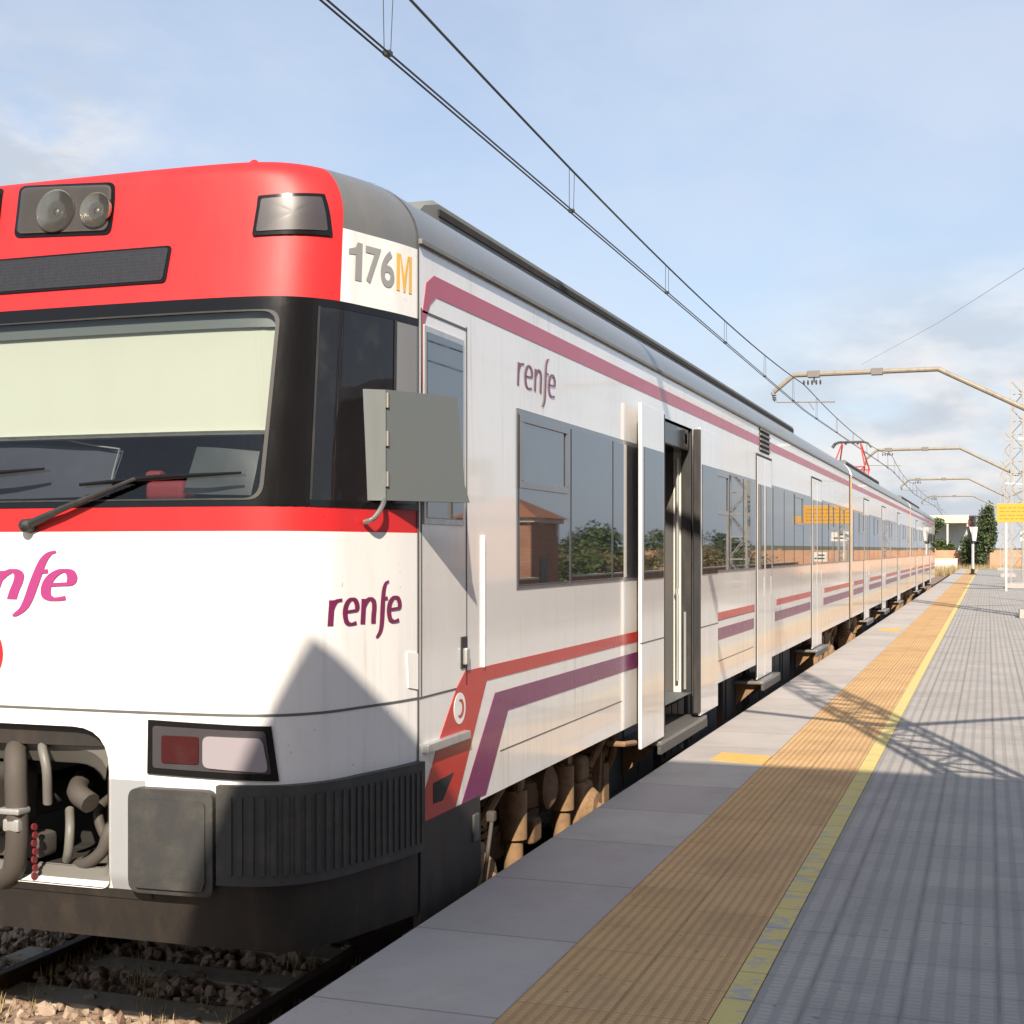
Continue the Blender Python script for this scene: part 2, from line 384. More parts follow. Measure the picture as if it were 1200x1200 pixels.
# ------------------------------------------------------------------ nose surface  (s = metres round the plan from the centre line, z)
PL = catmull([Vector((x, y, 0)) for x, y in [(0, 5.215), (.5, 5.218), (.9, 5.228), (1.2, 5.248), (1.40, 5.285), (1.54, 5.365), (1.645, 5.52), (1.705, 5.73), (1.765, 5.97), (1.8, 6.17)]], 10)
pdx = np.array([p.x for p in PL]); pdy = np.array([YS - p.y for p in PL])
pS = np.concatenate([[0], np.cumsum(np.hypot(np.diff(pdx), np.diff(pdy)))]); SMAX = float(pS[-1]); DEP = float(pdy[0])
ZG, ZR, RF = 3.245, .335, 1.38
def wz(z, k=0.0):
    if z <= ZG: return HW
    rf = RF + .21 * min(1, k * 1.6); a = min(1, (z - ZG) / ZR); return rf + (HW - rf) * math.sqrt(max(0, 1 - a * a))
def lean(z):
    l = .125 * max(0, z - 1.92)
    if z < .26: l += .10 * (.26 - z) / .3
    zt = ZG + ZR - .10
    if z > zt: a = min(1, (z - zt) / .10); l += .10 * (1 - math.sqrt(max(0, 1 - a * a)))
    return l
def nose(s, z, off=0.0):
    def P(s, z):
        a = abs(s); dx = float(np.interp(a, pS, pdx)); dy = float(np.interp(a, pS, pdy))
        if a > SMAX: dy -= (a - SMAX)
        zz = z if z <= ZG else ZG + (z - ZG) * (1 - .18 * min(1, dy / DEP * 1.6))
        return Vector((XC + math.copysign(dx, s) * wz(z, dy / DEP) / HW, YS - dy * (DEP - lean(z)) / DEP, zz))
    p = P(s, z)
    if off:
        e = 1e-3; zz = min(z, ZG + ZR - .004)
        tu = P(s + e, zz) - P(s - e, zz); tv = P(s, zz + e) - P(s, zz - e); n = tu.cross(tv)
        if n.length < 1e-12: n = Vector((0, -1, 0))
        p = p + n.normalized() * off
    return p
_gs = np.linspace(-.9, SMAX, 260); _gz = np.linspace(-.1, 3.55, 260)
_g = np.array([[tuple(nose(s, z)) for z in _gz] for s in _gs])
_D = -_g[..., 0] * ST + _g[..., 1] * CT
_px = 600 + F * (_g[..., 0] * CT + _g[..., 1] * ST) / _D; _py = VY - (_g[..., 2] - H) * F / _D
def sz(px, py):
    i, j = np.unravel_index(np.argmin((_px - px) ** 2 + (_py - py) ** 2), _px.shape)
    s, z = _gs[i], _gz[j]
    def pr(s, z):
        p = nose(s, z); D = -p.x * ST + p.y * CT; return 600 + F * (p.x * CT + p.y * ST) / D, VY - (p.z - H) * F / D
    for _ in range(4):
        a = pr(s, z); b = pr(s + 1e-3, z); c = pr(s, z + 1e-3)
        J = np.array([[b[0] - a[0], c[0] - a[0]], [b[1] - a[1], c[1] - a[1]]]) / 1e-3
        try: d = np.linalg.solve(J, np.array([px - a[0], py - a[1]]))
        except Exception: break
        d = np.clip(d, -.05, .05); s = float(np.clip(s + d[0], -1.1, SMAX)); z = float(z + d[1])
    return s, z
def npatch(mb, s0, s1, z0, z1, off=0.0, rim=False, ns=None, nz=None, zs=None):
    ns = ns or max(2, int(abs(s1 - s0) / .05)); nz = nz or max(1, int(abs(z1 - z0) / .12))
    zs = zs or [z0 + (z1 - z0) * j / nz for j in range(nz + 1)]
    ss = [s0 + (s1 - s0) * i / ns for i in range(ns + 1)]; k = len(zs)
    V = [nose(s, z, off) for s in ss for z in zs]
    Fc = [(i * k + j, (i + 1) * k + j, (i + 1) * k + j + 1, i * k + j + 1) for i in range(ns) for j in range(k - 1)]
    mb.add(V, Fc)
    if rim:
        loop = [(s, zs[0]) for s in ss] + [(ss[-1], z) for z in zs[1:]] + [(s, zs[-1]) for s in ss[::-1][1:]] + [(ss[0], z) for z in zs[::-1][1:-1]]
        nrim(mb, loop, off)
    return mb
def nrim(mb, loop, off, base=-.01):
    n = len(loop); V = [nose(s, z, off) for s, z in loop] + [nose(s, z, base) for s, z in loop]
    mb.add(V, [(i, (i + 1) % n, n + (i + 1) % n, n + i) for i in range(n)])
def nfan(mb, loop, off, rim=True, nr=4):       # filled convex outline
    n = len(loop); cs = sum(p[0] for p in loop) / n; cz = sum(p[1] for p in loop) / n
    V = [nose(cs, cz, off)]; Fc = []
    for r in range(1, nr + 1):
        t = r / nr; V += [nose(cs + (s - cs) * t, cz + (z - cz) * t, off) for s, z in loop]
    for i in range(n): Fc.append((0, 1 + i, 1 + (i + 1) % n))
    for r in range(nr - 1):
        for i in range(n):
            a = 1 + r * n; b = a + n; i2 = (i + 1) % n; Fc.append((a + i, b + i, b + i2, a + i2))
    mb.add(V, Fc)
    if rim: nrim(mb, loop, off)
    return mb
def nring(mb, inner, outer, off, nr=4):
    n = len(inner); V = []
    for r in range(nr + 1):
        t = r / nr; V += [nose(a[0] + (b[0] - a[0]) * t, a[1] + (b[1] - a[1]) * t, off) for a, b in zip(inner, outer)]
    mb.add(V, [(r * n + i, (r + 1) * n + i, (r + 1) * n + (i + 1) % n, r * n + (i + 1) % n) for r in range(nr) for i in range(n)])
    return mb
def pxloop(pts, r=0): return [sz(*p) for p in (round_poly(pts, r) if r else pts)]
def densify(loop, step=.03):
    out = []
    for i, a in enumerate(loop):
        b = loop[(i + 1) % len(loop)]; n = max(1, int(math.hypot(b[0] - a[0], b[1] - a[1]) / step))
        out += [(a[0] + (b[0] - a[0]) * k / n, a[1] + (b[1] - a[1]) * k / n) for k in range(n)]
    return out
def project_out(loop, s0, s1, z0, z1):           # matching points on a surrounding rectangle
    cs = sum(p[0] for p in loop) / len(loop); cz = sum(p[1] for p in loop) / len(loop); out = []
    for s, z in loop:
        ds, dz = s - cs, z - cz; t = 1e9
        if ds > 1e-9: t = min(t, (s1 - cs) / ds)
        if ds < -1e-9: t = min(t, (s0 - cs) / ds)
        if dz > 1e-9: t = min(t, (z1 - cz) / dz)
        if dz < -1e-9: t = min(t, (z0 - cz) / dz)
        out.append((cs + ds * t, cz + dz * t))
    return out

# lettering: five letters drawn as strokes (x-height = 1)
E = [(.03, .50), (.30, .52), (.50, .56), (.52, .76), (.42, .95), (.24, .97), (.08, .80), (.01, .50), (.06, .16), (.20, .03), (.36, .03), (.50, .07)]
LET = [[(.05, .0), (.08, .5), (.10, .80), (.10, .97)], [(.09, .62), (.16, .80), (.28, .93), (.50, .97)],
       [(x + .60, y) for x, y in E],
       [(1.36, .0), (1.39, .5), (1.41, .97)], [(1.40, .66), (1.52, .86), (1.68, .97), (1.83, .86), (1.86, .62), (1.83, .3), (1.82, .0)],
       [(2.52, 1.63), (2.38, 1.55), (2.29, 1.32), (2.25, .95), (2.22, .5), (2.19, .0), (2.13, -.32), (2.00, -.52), (1.93, -.55)], [(2.27, .95), (2.36, .95), (2.46, .97)],
       [(x + 2.50, y) for x, y in E]]
def lettering(fn, x0, z0, xh, sx=1.0, shear=0.0, fat=1.0):
    mb = MB()
    for li, st in enumerate(LET):
        pts = catmull([Vector((x, y, 0)) for x, y in st], 6); n = len(pts); V = []
        for i, p in enumerate(pts):
            d = (pts[min(i + 1, n - 1)] - pts[max(i - 1, 0)]).normalized(); w = (.045 + .04 * abs(d.y)) * fat
            if li == 5: w *= 1.0 - .6 * abs(i / (n - 1) - .5) ** 1.5 * 2
            nn = Vector((-d.y, d.x, 0))
            for q in (p + nn * w, p - nn * w):
                V.append(fn(x0 + (q.x * sx + q.y * shear) * xh, z0 + q.y * xh, .003 + li * .0003))
        mb.add(V, [(2 * i, 2 * i + 1, 2 * i + 3, 2 * i + 2) for i in range(n - 1)])
    return mb
def font_mesh(txt, bold=.02):
    cu = bpy.data.curves.new('t', 'FONT'); cu.body = txt; cu.offset = bold; cu.resolution_u = 6
    ob = bpy.data.objects.new('t', cu); COL.objects.link(ob)
    dg = bpy.context.evaluated_depsgraph_get(); me = bpy.data.meshes.new_from_object(ob.evaluated_get(dg))
    bm = bmesh.new(); bm.from_mesh(me); bmesh.ops.triangulate(bm, faces=bm.faces[:])
    for _ in range(1):
        bmesh.ops.subdivide_edges(bm, edges=[e for e in bm.edges if e.calc_length() > .15], cuts=1)
    bmesh.ops.triangulate(bm, faces=bm.faces[:])
    V = [q.co.copy() for q in bm.verts]; bm.verts.index_update(); Fc = [[q.index for q in f.verts] for f in bm.faces]; bm.free()
    bpy.data.objects.remove(ob); bpy.data.curves.remove(cu); bpy.data.meshes.remove(me)
    return V, Fc

# ================================================================== TRAIN
ZB = .354                                        # lower edge of the white side
WIN0, WIN1 = 1.50, 2.576
RIGHT = WALLX
def wall_rect(mb, y0, y1, z0, z1, x=WALLX): mb.add([(x, y0, z0), (x, y1, z0), (x, y1, z1), (x, y0, z1)], [(0, 1, 2, 3)])
def side_box(mb, y0, y1, z0, z1, off, bev=0.0): return mb.box(WALLX - .004, WALLX + off, y0, y1, z0, z1, bev)
def side_poly(mb, pts, off): return mb.prism([(WALLX + off, y, z) for y, z in pts], (-off - .002, 0, 0))
def roof_profile():
    P = []
    for k in range(15):
        a = math.pi / 2 * k / 14; P.append((RF + (HW - RF) * math.cos(a), ZG + ZR * math.sin(a)))
    P += [(.9, ZG + ZR + .015), (.3, ZG + ZR + .03)]
    return P + [(-x, z) for x, z in P[::-1]]
def roof(car, y0, y1):
    pr = roof_profile(); mb = MB(); n = len(pr); ny = 8
    V = [(XC + x, y0 + (y1 - y0) * j / ny, z) for j in range(ny + 1) for x, z in pr]
    mb.add(V, [(j * n + i, j * n + i + 1, (j + 1) * n + i + 1, (j + 1) * n + i) for j in range(ny) for i in range(n - 1)])
    r = build('roof', mb, 'roof', car, 50)
    g = MB(); g.box(WALLX - .02, WALLX + .022, y0, y1, ZG - .012, ZG + .014, .004)
    build('gutter', g, 'roofbox', r)
def shell(car, y0, y1, openings=()):
    mb = MB(); cuts = sorted(openings); y = y0
    for (a, b, za, zb) in cuts:
        wall_rect(mb, y, a, ZB, ZG); wall_rect(mb, a, b, zb, ZG)
        if za > ZB: wall_rect(mb, a, b, ZB, za)
        y = b
    wall_rect(mb, y, y1, ZB, ZG)
    wall_rect(mb, y0, y1, ZB, ZG, XC - HW)
    # closed ends
    pr = [(HW, ZB)] + roof_profile() + [(-HW, ZB)]
    for yy in ((y1,) if car.name.startswith('cab') else (y0, y1)): mb.add([(XC + x, yy, z) for x, z in pr], [tuple(range(len(pr)))])
    return build('body', mb, 'white', car, 30)
def underframe(car, y0, y1, bog):
    mb = MB(); mb.box(XC - 1.74, XC + 1.74, y0 + .02, y1 - .02, ZB + .004, ZB + .03)
    build('underframe', mb, 'dark', car)
    b0, b1 = bog
    rr = random.Random(int(y0 * 10)); y = b0 + 2.0
    while y < b1 - 3.0:
        L = rr.uniform(.9, 1.9); e = MB(); e.box(XC - 1.45, WALLX - .28, y, y + L, -.42 + rr.uniform(0, .12), ZB, .03)
        for k in range(3): e.box(WALLX - .281, WALLX - .262, y + .1 + k * (L - .2) / 3, y + .06 + (k + 1) * (L - .2) / 3, -.25, ZB - .12, .01)
        build('equipment_box', e, 'tinbox', car); y += L + rr.uniform(.15, .5)
RAILZ = -.66
def bogie(car, yc, wb=2.35):
    """axles at yc +- wb/2, dusty frame; local side beams each side"""
    root = MB()
    for sx in (1, -1):
        x1 = XC + sx * 1.36; x0 = XC + sx * 1.18; a, b = min(x0, x1), max(x0, x1)
        pts = [(-1.75, .02), (-1.5, .14), (-.75, .14), (-.45, -.10), (.45, -.10), (.75, .14), (1.5, .14), (1.75, .02), (1.7, -.10), (.8, -.08), (.5, -.32), (-.5, -.32), (-.8, -.08), (-1.7, -.10)]
        root.prism([(a, yc + y, z) for y, z in pts], (b - a, 0, 0))
    root.box(XC - 1.18, XC + 1.18, yc - .22, yc + .22, -.28, -.02, .03)
    fr = build('bogie', root, 'dusty', car, 30)
    for s in (-1, 1):
        y = yc + s * wb / 2; rz = RAILZ + .44
        for sx in (1, -1):
            w = MB(); w.lathe((XC + sx * .80, y, rz), (1, 0, 0), [(-.07, .20), (-.07, .44), (.05, .44), (.065, .455), (.07, .455), (.07, .20)] if sx < 0 else [(-.07, .20), (-.07, .455), (-.065, .455), (-.05, .44), (.07, .44), (.07, .20)], 32)
            w.cyl((XC + sx * .70, y, rz), (XC + sx * .9, y, rz), .11)
            build('wheel', w, 'rail', fr, 30)
            if sx > 0:
                ab = MB(); x = WALLX - .46
                ab.box(x, WALLX - .20, y - .17, y + .17, rz - .15, rz + .21, .05, 3)
                ab.lathe((WALLX - .22, y, rz), (1, 0, 0), [(0, .17), (.05, .165), (.09, .13), (.10, .06), (.13, .05), (.135, .01)], 24)
                ab.box(x + .03, WALLX - .22, y - .13, y + .13, rz + .2, rz + .40, .05, 3)
                for k in range(4):
                    an = k * math.pi / 2 + .78; ab.cyl((WALLX - .17, y + .12 * math.cos(an), rz + .12 * math.sin(an)), (WALLX - .13, y + .12 * math.cos(an), rz + .12 * math.sin(an)), .018, 6)
                build('axle_box', ab, 'dusty2', fr, 30)
                for dy in (-.3, .3):
                    px = []; sp = MB()
                    for k in range(97):
                        t = k / 96; an = t * 2 * math.pi * 6; px.append((WALLX - .36 + .085 * math.cos(an), y + dy + .085 * math.sin(an), -.12 + .30 * t))
                    sp.tube(px, .016, 6); sp.cyl((WALLX - .36, y + dy, .17), (WALLX - .36, y + dy, .23), .12, 16)
                    build('coil_spring', sp, 'dusty', fr, 40)
                h = MB(); q = catmull([Vector((WALLX - .24, y + .12, rz + .3)), Vector((WALLX - .16, y + .30, rz + .52)), Vector((WALLX - .15, y + .52, rz + .56)), Vector((WALLX - .2, y + .66, rz + .30)), Vector((WALLX - .3, y + .62, rz + .12))], 6)
                h.tube(q, .033, 8)
                build('hose', h, 'dusty2', fr, 40)
    for s in (-1, 1):
        d = MB(); y = yc + s * .52
        d.cyl((WALLX - .21, y, -.36), (WALLX - .21, y, -.08), .062, 14); d.cyl((WALLX - .21, y, -.10), (WALLX - .21, y, .21), .088, 16)
        d.cyl((WALLX - .21, y, .20), (WALLX - .21, y, .27), .04, 10); d.cyl((WALLX - .25, y, .265), (WALLX - .15, y, .265), .05, 12)
        build('damper', d, 'dusty2', fr, 40)
    a = MB(); a.lathe((WALLX - .47, yc, -.02), (0, 0, 1), [(0, .2), (.04, .27), (.12, .29), (.2, .27), (.24, .2)], 24)
    a.lathe((WALLX - .26, yc + .08, .13), (1, 0, 0), [(-.15, .12), (.04, .15), (.10, .15), (.13, .10)], 20)
    a.box(WALLX - .4, WALLX - .19, yc - .16, yc + .02, -.22, -.05, .03)
    build('air_spring', a, 'dusty', fr, 40)
    c = MB(); c.box(WALLX - .38, WALLX - .2, yc + 1.62, yc + 1.78, -.32, .05, .02); c.tube([(WALLX - .3, yc + 1.7, .0), (WALLX - .25, yc + 1.78, .12), (WALLX - .25, yc + 1.9, .2)], .03)
    c.prism([(WALLX - .22, yc + 1.46, -.30), (WALLX - .22, yc + 1.62, -.30), (WALLX - .22, yc + 1.62, .22)], (-.08, 0, 0))
    build('sand_pipe', c, 'dusty2', fr, 30)
def window_band(car, y0, y1, panes, hopper=(), z0=WIN0, z1=WIN1):
    f = MB(); side_box(f, y0, y1, z0, z1, .006, .003); fr = build('window', f, 'winframe', car)
    n = panes; w = (y1 - y0) / n
    for k in range(n):
        a, b = y0 + k * w + .025, y0 + (k + 1) * w - .025
        p = MB(); p.box(WALLX, WALLX + .011, a, b, z0 + .022, z1 - (.03), .004)
        build('pane', p, 'glass', fr)
        if k in hopper:
            q = MB(); zt = z1 - .08; zb = z1 - .43; a2, b2 = a + .06, b - .10
            for (ya, yb, za, zb_) in ((a2 - .05, b2 + .05, zt, zt + .045), (a2 - .05, b2 + .05, zb - .045, zb), (a2 - .05, a2, zb, zt), (b2, b2 + .05, zb, zt)):
                q.box(WALLX + .008, WALLX + .022, ya, yb, za, zb_, .003)
            build('hopper_frame', q, 'winframe', fr)
def closed_door(car, y0, y1):
    fm = MB()
    for y in (y0 - .02, (y0 + y1) / 2, y1 + .02): side_box(fm, y - .012, y + .012, .2, 2.88, .009)
    side_box(fm, y0 - .03, y1 + .03, 2.88, 2.905, .009)
    build('door_seal', fm, 'rubber', car)
    for a, b in ((y0, (y0 + y1) / 2 - .012), ((y0 + y1) / 2 + .012, y1)):
        l = MB(); l.box(WALLX - .01, WALLX + .012, a, b, .17, 2.875, .006)
        d = build('door', l, 'white', car, 30)
        p = MB(); p.box(WALLX + .005, WALLX + .017, a + .07, b - .05, WIN0, WIN1 - .04, .004); build('pane', p, 'glass', d)
        h = MB(); h.box(WALLX + .008, WALLX + .018, b - .06, b - .03, 1.15, 1.4, .004); build('handle', h, 'alu', d)
    step(car, y0 - .1, y1 + .15)
def step(car, y0, y1):
    s = MB(); s.box(WALLX - .25, WALLX + .10, y0, y1, .12, .155, .006); st = build('step', s, 'steel', car)
    b = MB(); b.box(WALLX + .07, WALLX + .104, y0, y1, .05, .118, .004); build('edge_strip', b, 'tinbox', st)
    for y in (y0 + .1, y1 - .1):
        b = MB(); b.prism([(WALLX - .25, y, -.15), (WALLX - .25, y, .118), (WALLX + .05, y, .118)], (0, .04, 0)); build('bracket', b, 'dusty2', st)
def stripe(car, y0, y1, name='stripe'):
    m = MB(); side_box(m, y0, y1, 1.005, 1.086, .003); build('red_stripe', m, 'stripe_red', car)
    m = MB(); side_box(m, y0 - .12, y1 - .05, .80, .923, .003); build('purple_stripe', m, 'purple', car)
def waist(car, y0, y1):
    m = MB(); side_box(m, y0, y1, .998, 1.008, .0022); build('waist_line', m, 'seam', car)
def panel_lines(car, y0, y1):
    m = MB(); side_box(m, y0, y1, .578, .585, .0022)
    build('panel_line', m, 'seam', car)
def roof_housing(car, y0, y1, xr=1.2, h=.39):
    z = ZG + ZR - .05; m = MB(); hw = xr
    prof = [(hw, z), (hw, z + h - .03), (hw - .04, z + h), (-hw + .04, z + h), (-hw, z + h - .03), (-hw, z)]
    n = len(prof); V = []
    for (yy, k) in ((y0, .62), (y0 + .12, .84), (y0 + .35, 1), (y1 - .3, 1), (y1, .25)):
        V += [(XC + x, yy, z + (zz - z) * k) for x, zz in prof]
    m.add(V, [(r * n + i, r * n + i + 1, (r + 1) * n + i + 1, (r + 1) * n + i) for r in range(4) for i in range(n - 1)] + [tuple(range(n)), tuple(4 * n + i for i in range(n))])
    hs = build('roof_housing', m, 'roofbox', car, 30)
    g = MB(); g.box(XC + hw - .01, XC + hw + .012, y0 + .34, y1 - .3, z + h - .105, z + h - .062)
    build('groove_strip', g, 'dark', hs)  # dark raised strip drawn in place of the housing's groove line
def gangway(car, y0, y1):
    m = MB()
    for k in range(6):
        a = y0 + (y1 - y0) * k / 6; m.box(XC - 1.45, XC + 1.45, a + .01, a + (y1 - y0) / 6 - .01, .3, 3.3, .03)
    build('bellows', m, 'rubber', car)

# ---- leading car -------------------------------------------------------------------
CAR1_END = 28.35; C2_START = 28.72
car = thing('cab_car', 'leading train car with red and white cab front, open passenger door and dusty bogies', 'train car', (XC, 17, RAILZ), 'cars of the commuter train')
car.name = 'cab_car'
OY0, OY1 = 11.0, 12.74
shell(car, YS, CAR1_END, [(OY0, OY1, ZB, 2.875)])
roof(car, YS, CAR1_END)
underframe(car, 7.05, CAR1_END, (8.55, 25.6))
bogie(car, 8.72); bogie(car, 25.3)
waist(car, YS + .01, side(538, 806)[0]); panel_lines(car, side(586, 880)[0], OY0 - .9); panel_lines(car, 13.8, 16.3)
waist(car, 13.7, 16.4)
# livery on the side
def sp(pts, off, name, mat):
    m = MB(); side_poly(m, [side(*p) for p in pts], off); return build(name, m, mat, car, 0)
ye = OY0 - .04
rz0, rz1, pz0, pz1 = 1.005, 1.086, .80, .923
a = [side(*p) for p in [(533, 947), (489, 969), (498, 926), (516, 862), (535, 806), (545, 786)]]
b = [side(570, 798)]
m = MB(); side_poly(m, a + [(a[-1][0] + .02, rz1), (ye, rz1), (ye, rz0), (b[0][0], rz0)], .003); build('red_stripe', m, 'stripe_red', car, 0)
o1 = side(580, 809); i1 = side(595, 832)
m = MB(); side_poly(m, [side(540, 944), (o1[0], pz1), (ye, pz1), (ye, pz0), (i1[0], pz0), side(569, 931)], .003); build('purple_stripe', m, 'purple', car, 0)
m = MB(); side_poly(m, [(YS + .02, 2.2), (YS + .05, 2.9), (YS + .10, 3.06), (YS + .2, 3.115), (CAR1_END - .02, 3.115), (CAR1_END - .02, 3.01), (YS + .23, 3.01), (YS + .15, 2.96), (YS + .075, 2.85), (YS + .035, 2.2)], .003)
build('pink_stripe', m, 'pink', car, 0)
for y0, y1 in ((side(833, 0)[0] + .1, side(884, 0)[0]), (side(910, 0)[0], side(950, 0)[0]), (side(966, 0)[0], CAR1_END - .1)): stripe(car, y0, y1)
# round emblem on the red stripe
cy, cz = side(538, 830); ry = .5 * (side(545, 830)[0] - side(531, 830)[0]); rz = .5 * (side(538, 807)[1] - side(538, 853)[1]); rr_ = max(ry, rz) * .8
def disc(r, off, c=(0, 0)): return [(WALLX + off, cy + c[0] + r * math.cos(k * math.pi / 18), cz + c[1] + r * math.sin(k * math.pi / 18)) for k in range(36)]
m = MB(); m.prism(disc(rr_, .005), (-.005, 0, 0)); em = build('round_emblem', m, 'front_white', car, 0)
m = MB()
arc = [k / 20 for k in range(21)]
pts = [Vector((WALLX + .0065, cy + rr_ * .52 * math.cos(-2.2 + t * 4.2), cz + rr_ * .52 * math.sin(-2.2 + t * 4.2))) for t in arc]
V = []
for i, p in enumerate(pts):
    t = arc[i]; w = rr_ * (.06 + .24 * math.sin(math.pi * min(1, t * 1.05)) ** .8); d = (Vector((WALLX + .0065, cy, cz)) - p).normalized()
    V += [p - d * w * .55, p + d * w * .55]
m.add(V, [(2 * i, 2 * i + 1, 2 * i + 3, 2 * i + 2) for i in range(20)]); build('swirl', m, 'stripe_red', em, 0)
# lettering on the side
y0_, zb_ = side(606, 459)[0], side(606, 456)[1]; y1_ = side(650, 459)[0]
zt_, zl_ = side(640, 420)[1], side(640, 478)[1]; xh_ = (zt_ - zl_) / 2.18
build('side_lettering', lettering(lambda s, z, o: (WALLX + o, s, z), y0_, zl_ + .55 * xh_, xh_, (y1_ - y0_) / 3.05 / xh_, fat=.85), 'maroon', car, 0)
# cab door with its window
yd0, yd1 = side(493.5, 0)[0], side(546.5, 0)[0]
m = MB()
for y in (yd0, yd1): side_box(m, y - .006, y + .006, 1.01, side(520, 372)[1] - .0, .003)
zt = side(520, 374)[1]
m.box(WALLX - .004, WALLX + .003, yd0 + .006, yd1 - .006, zt - .012, zt)
build('cab_door_gap', m, 'seam', car, 0)
w0, w1 = side(498, 0)[0] , side(540, 0)[0]
m = MB(); side_box(m, w0 - .03, w1 + .03, 1.86, zt - .07, .010, .004); cw = build('cab_door_window', m, 'alu', car)
m = MB(); m.box(WALLX, WALLX + .014, w0, w1, 1.89, zt - .10, .004); build('pane', m, 'glass', cw)
m = MB()
yh, zh0 = side(565.5, 627); zh1 = side(565.5, 782)[1]
m.box(WALLX - .003, WALLX + .016, yh - .010, yh + .010, zh1, zh0, .005)
build('grab_rail', m, 'front_white', car)
m = MB(); yk, zk = side(543, 746); m.box(WALLX - .004, WALLX + .006, yk - .04, yk + .05, zk - .17, zk, .003); hh = build('door_lock', m, 'rubber', car)
m = MB(); m.box(WALLX, WALLX + .03, yk - .02, yk + .03, zk - .15, zk - .06, .01); build('handle', m, 'alu', hh)
m = MB(); ya, za = side(495, 876); yb, zb2 = side(545, 857); m.box(WALLX - .004, WALLX + .035, ya, yb, za - .03, za + .015, .006); build('foot_ledge', m, 'alu', car)
# step holes in the red stripe
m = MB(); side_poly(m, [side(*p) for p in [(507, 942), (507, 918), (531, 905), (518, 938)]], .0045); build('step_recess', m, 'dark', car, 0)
# dark skirt panel under the stripe, just behind the cab
m = MB(); m.prism([(WALLX + .006, y, z) for y, z in [(YS + .02, -.16), (YS + .02, ZB + .03), (6.72, ZB + .03), (7.02, ZB + .03), (7.04, -.05), (6.9, -.16)]], (-.04, 0, 0))
sk = build('skirt_panel', m, 'valance', car, 0)
m = MB(); m.tube([(WALLX - .02, 7.12, -.2), (WALLX - .02, 7.28, .20)], .012); m.box(WALLX - .05, WALLX, 7.26, 7.31, .19, .25, .01); build('pull_rod', m, 'hose', car)
m = MB(); m.box(WALLX, WALLX + .02, 6.9, 6.98, .15, .30, .008); build('socket_cover', m, 'tinbox', sk)
# windows
window_band(car, side(605, 0)[0], OY0 - .12, 3, (0,))
window_band(car, 12.86, 16.42, 4, (1,)); window_band(car, 17.8, 21.88, 4, (2,)); window_band(car, 23.36, CAR1_END - .25, 5, (1, 3))
closed_door(car, 16.53, 17.68); closed_door(car, 21.98, 23.26)
# vent grille
vy0, vz1 = side(890, 500)[0], side(890, 500)[1]; m = MB(); vy1 = side(901, 0)[0]; side_box(m, vy0, vy1, vz1 - .30, vz1, .006); vg = build('vent_grille', m, 'dark', car)
m = MB()
for k in range(5): m.box(WALLX, WALLX + .02, vy0, vy1, vz1 - .28 + k * .06, vz1 - .255 + k * .06)
build('louvre', m, 'roofbox', vg)
# open doorway: vestibule, jambs, leaves
xi = XC + .15
m = MB(); m.add([(WALLX, OY0, ZB + .035), (WALLX, OY1, ZB + .035), (xi, OY1, ZB + .035), (xi, OY0, ZB + .035)], [(0, 1, 2, 3)]); vs = build('vestibule_floor', m, 'floor_in', car, 0)
m = MB()
m.add([(xi, OY0 - .01, ZB + .035), (xi, OY1 + .01, ZB + .035), (xi, OY1 + .01, 2.9), (xi, OY0 - .01, 2.9)], [(0, 1, 2, 3)])
m.box(xi, WALLX - .02, OY0 - .05, OY0 - .002, ZB + .035, 2.9)
build('vestibule_wall', m, 'cream', car, 0)
m = MB(); m.box(WALLX - .18, WALLX - .02, OY1 + .002, OY1 + .05, ZB + .035, 2.9); build('draught_screen', m, 'cream', car, 0)
m = MB(); m.box(xi, WALLX - .181, OY1 + .01, OY1 + .05, ZB + .035, 2.9); build('saloon_dark_sheet', m, 'tinbox', car, 0)  # dark sheet in place of the unlit saloon seen through the opening
m = MB(); m.box(xi, WALLX - .01, OY0, OY1, 2.876, 2.9); m.box(WALLX - .32, WALLX - .02, OY0, OY1, 2.66, 2.87, .02); hd = build('door_header', m, 'black', car)
m = MB(); m.tube([(WALLX - .1, OY0, 2.80), (WALLX - .1, OY1, 2.80)], .02); m.box(WALLX - .2, WALLX - .02, OY1 - .25, OY1 - .12, 2.70, 2.84, .02); build('door_mechanism', m, 'alu', hd)
m = MB(); m.box(WALLX - .16, WALLX - .004, OY0 - .02, OY0 + .05, ZB + .03, 2.87, .01); build('door_jamb', m, 'rubber', car)
m = MB(); m.box(WALLX - .10, WALLX - .004, OY1 - .03, OY1 + .03, ZB + .03, 2.87, .01)
jb = build('door_jamb', m, 'rubber', car)
m = MB(); m.tube([(WALLX - .13, OY1 - .06, .5), (WALLX - .13, OY1 - .06, 1.3), (WALLX - .14, OY1 - .06, 1.34), (WALLX - .13, OY1 - .06, 1.38), (WALLX - .13, OY1 - .06, 2.6)], .016)
m.box(WALLX - .07, WALLX - .05, OY1 - .05, OY1 - .028, .42, 1.15); build('seal_strip', m, 'alu', jb)
def leaf(y0, y1, glass_lo=WIN0):
    m = MB(); m.box(WALLX + .055, WALLX + .085, y0, y1, .17, 2.89, .012, 3); d = build('door', m, 'white', car, 30)
    p = MB(); p.box(WALLX + .07, WALLX + .091, y0 + .07, y1 - .04, WIN0, WIN1 - .03, .004); build('pane', p, 'glass', d)
    p = MB(); p.box(WALLX + .07, WALLX + .087, y0, y1, .998, 1.008); build('waist_line', p, 'seam', d)
    return d
d1 = leaf(10.40, 11.19); d2 = leaf(12.72, 13.60)
m = MB(); m.box(WALLX + .03, WALLX + .088, 11.19, 11.215, .2, 2.87, .008); build('rubber_edge', m, 'rubber', d1)
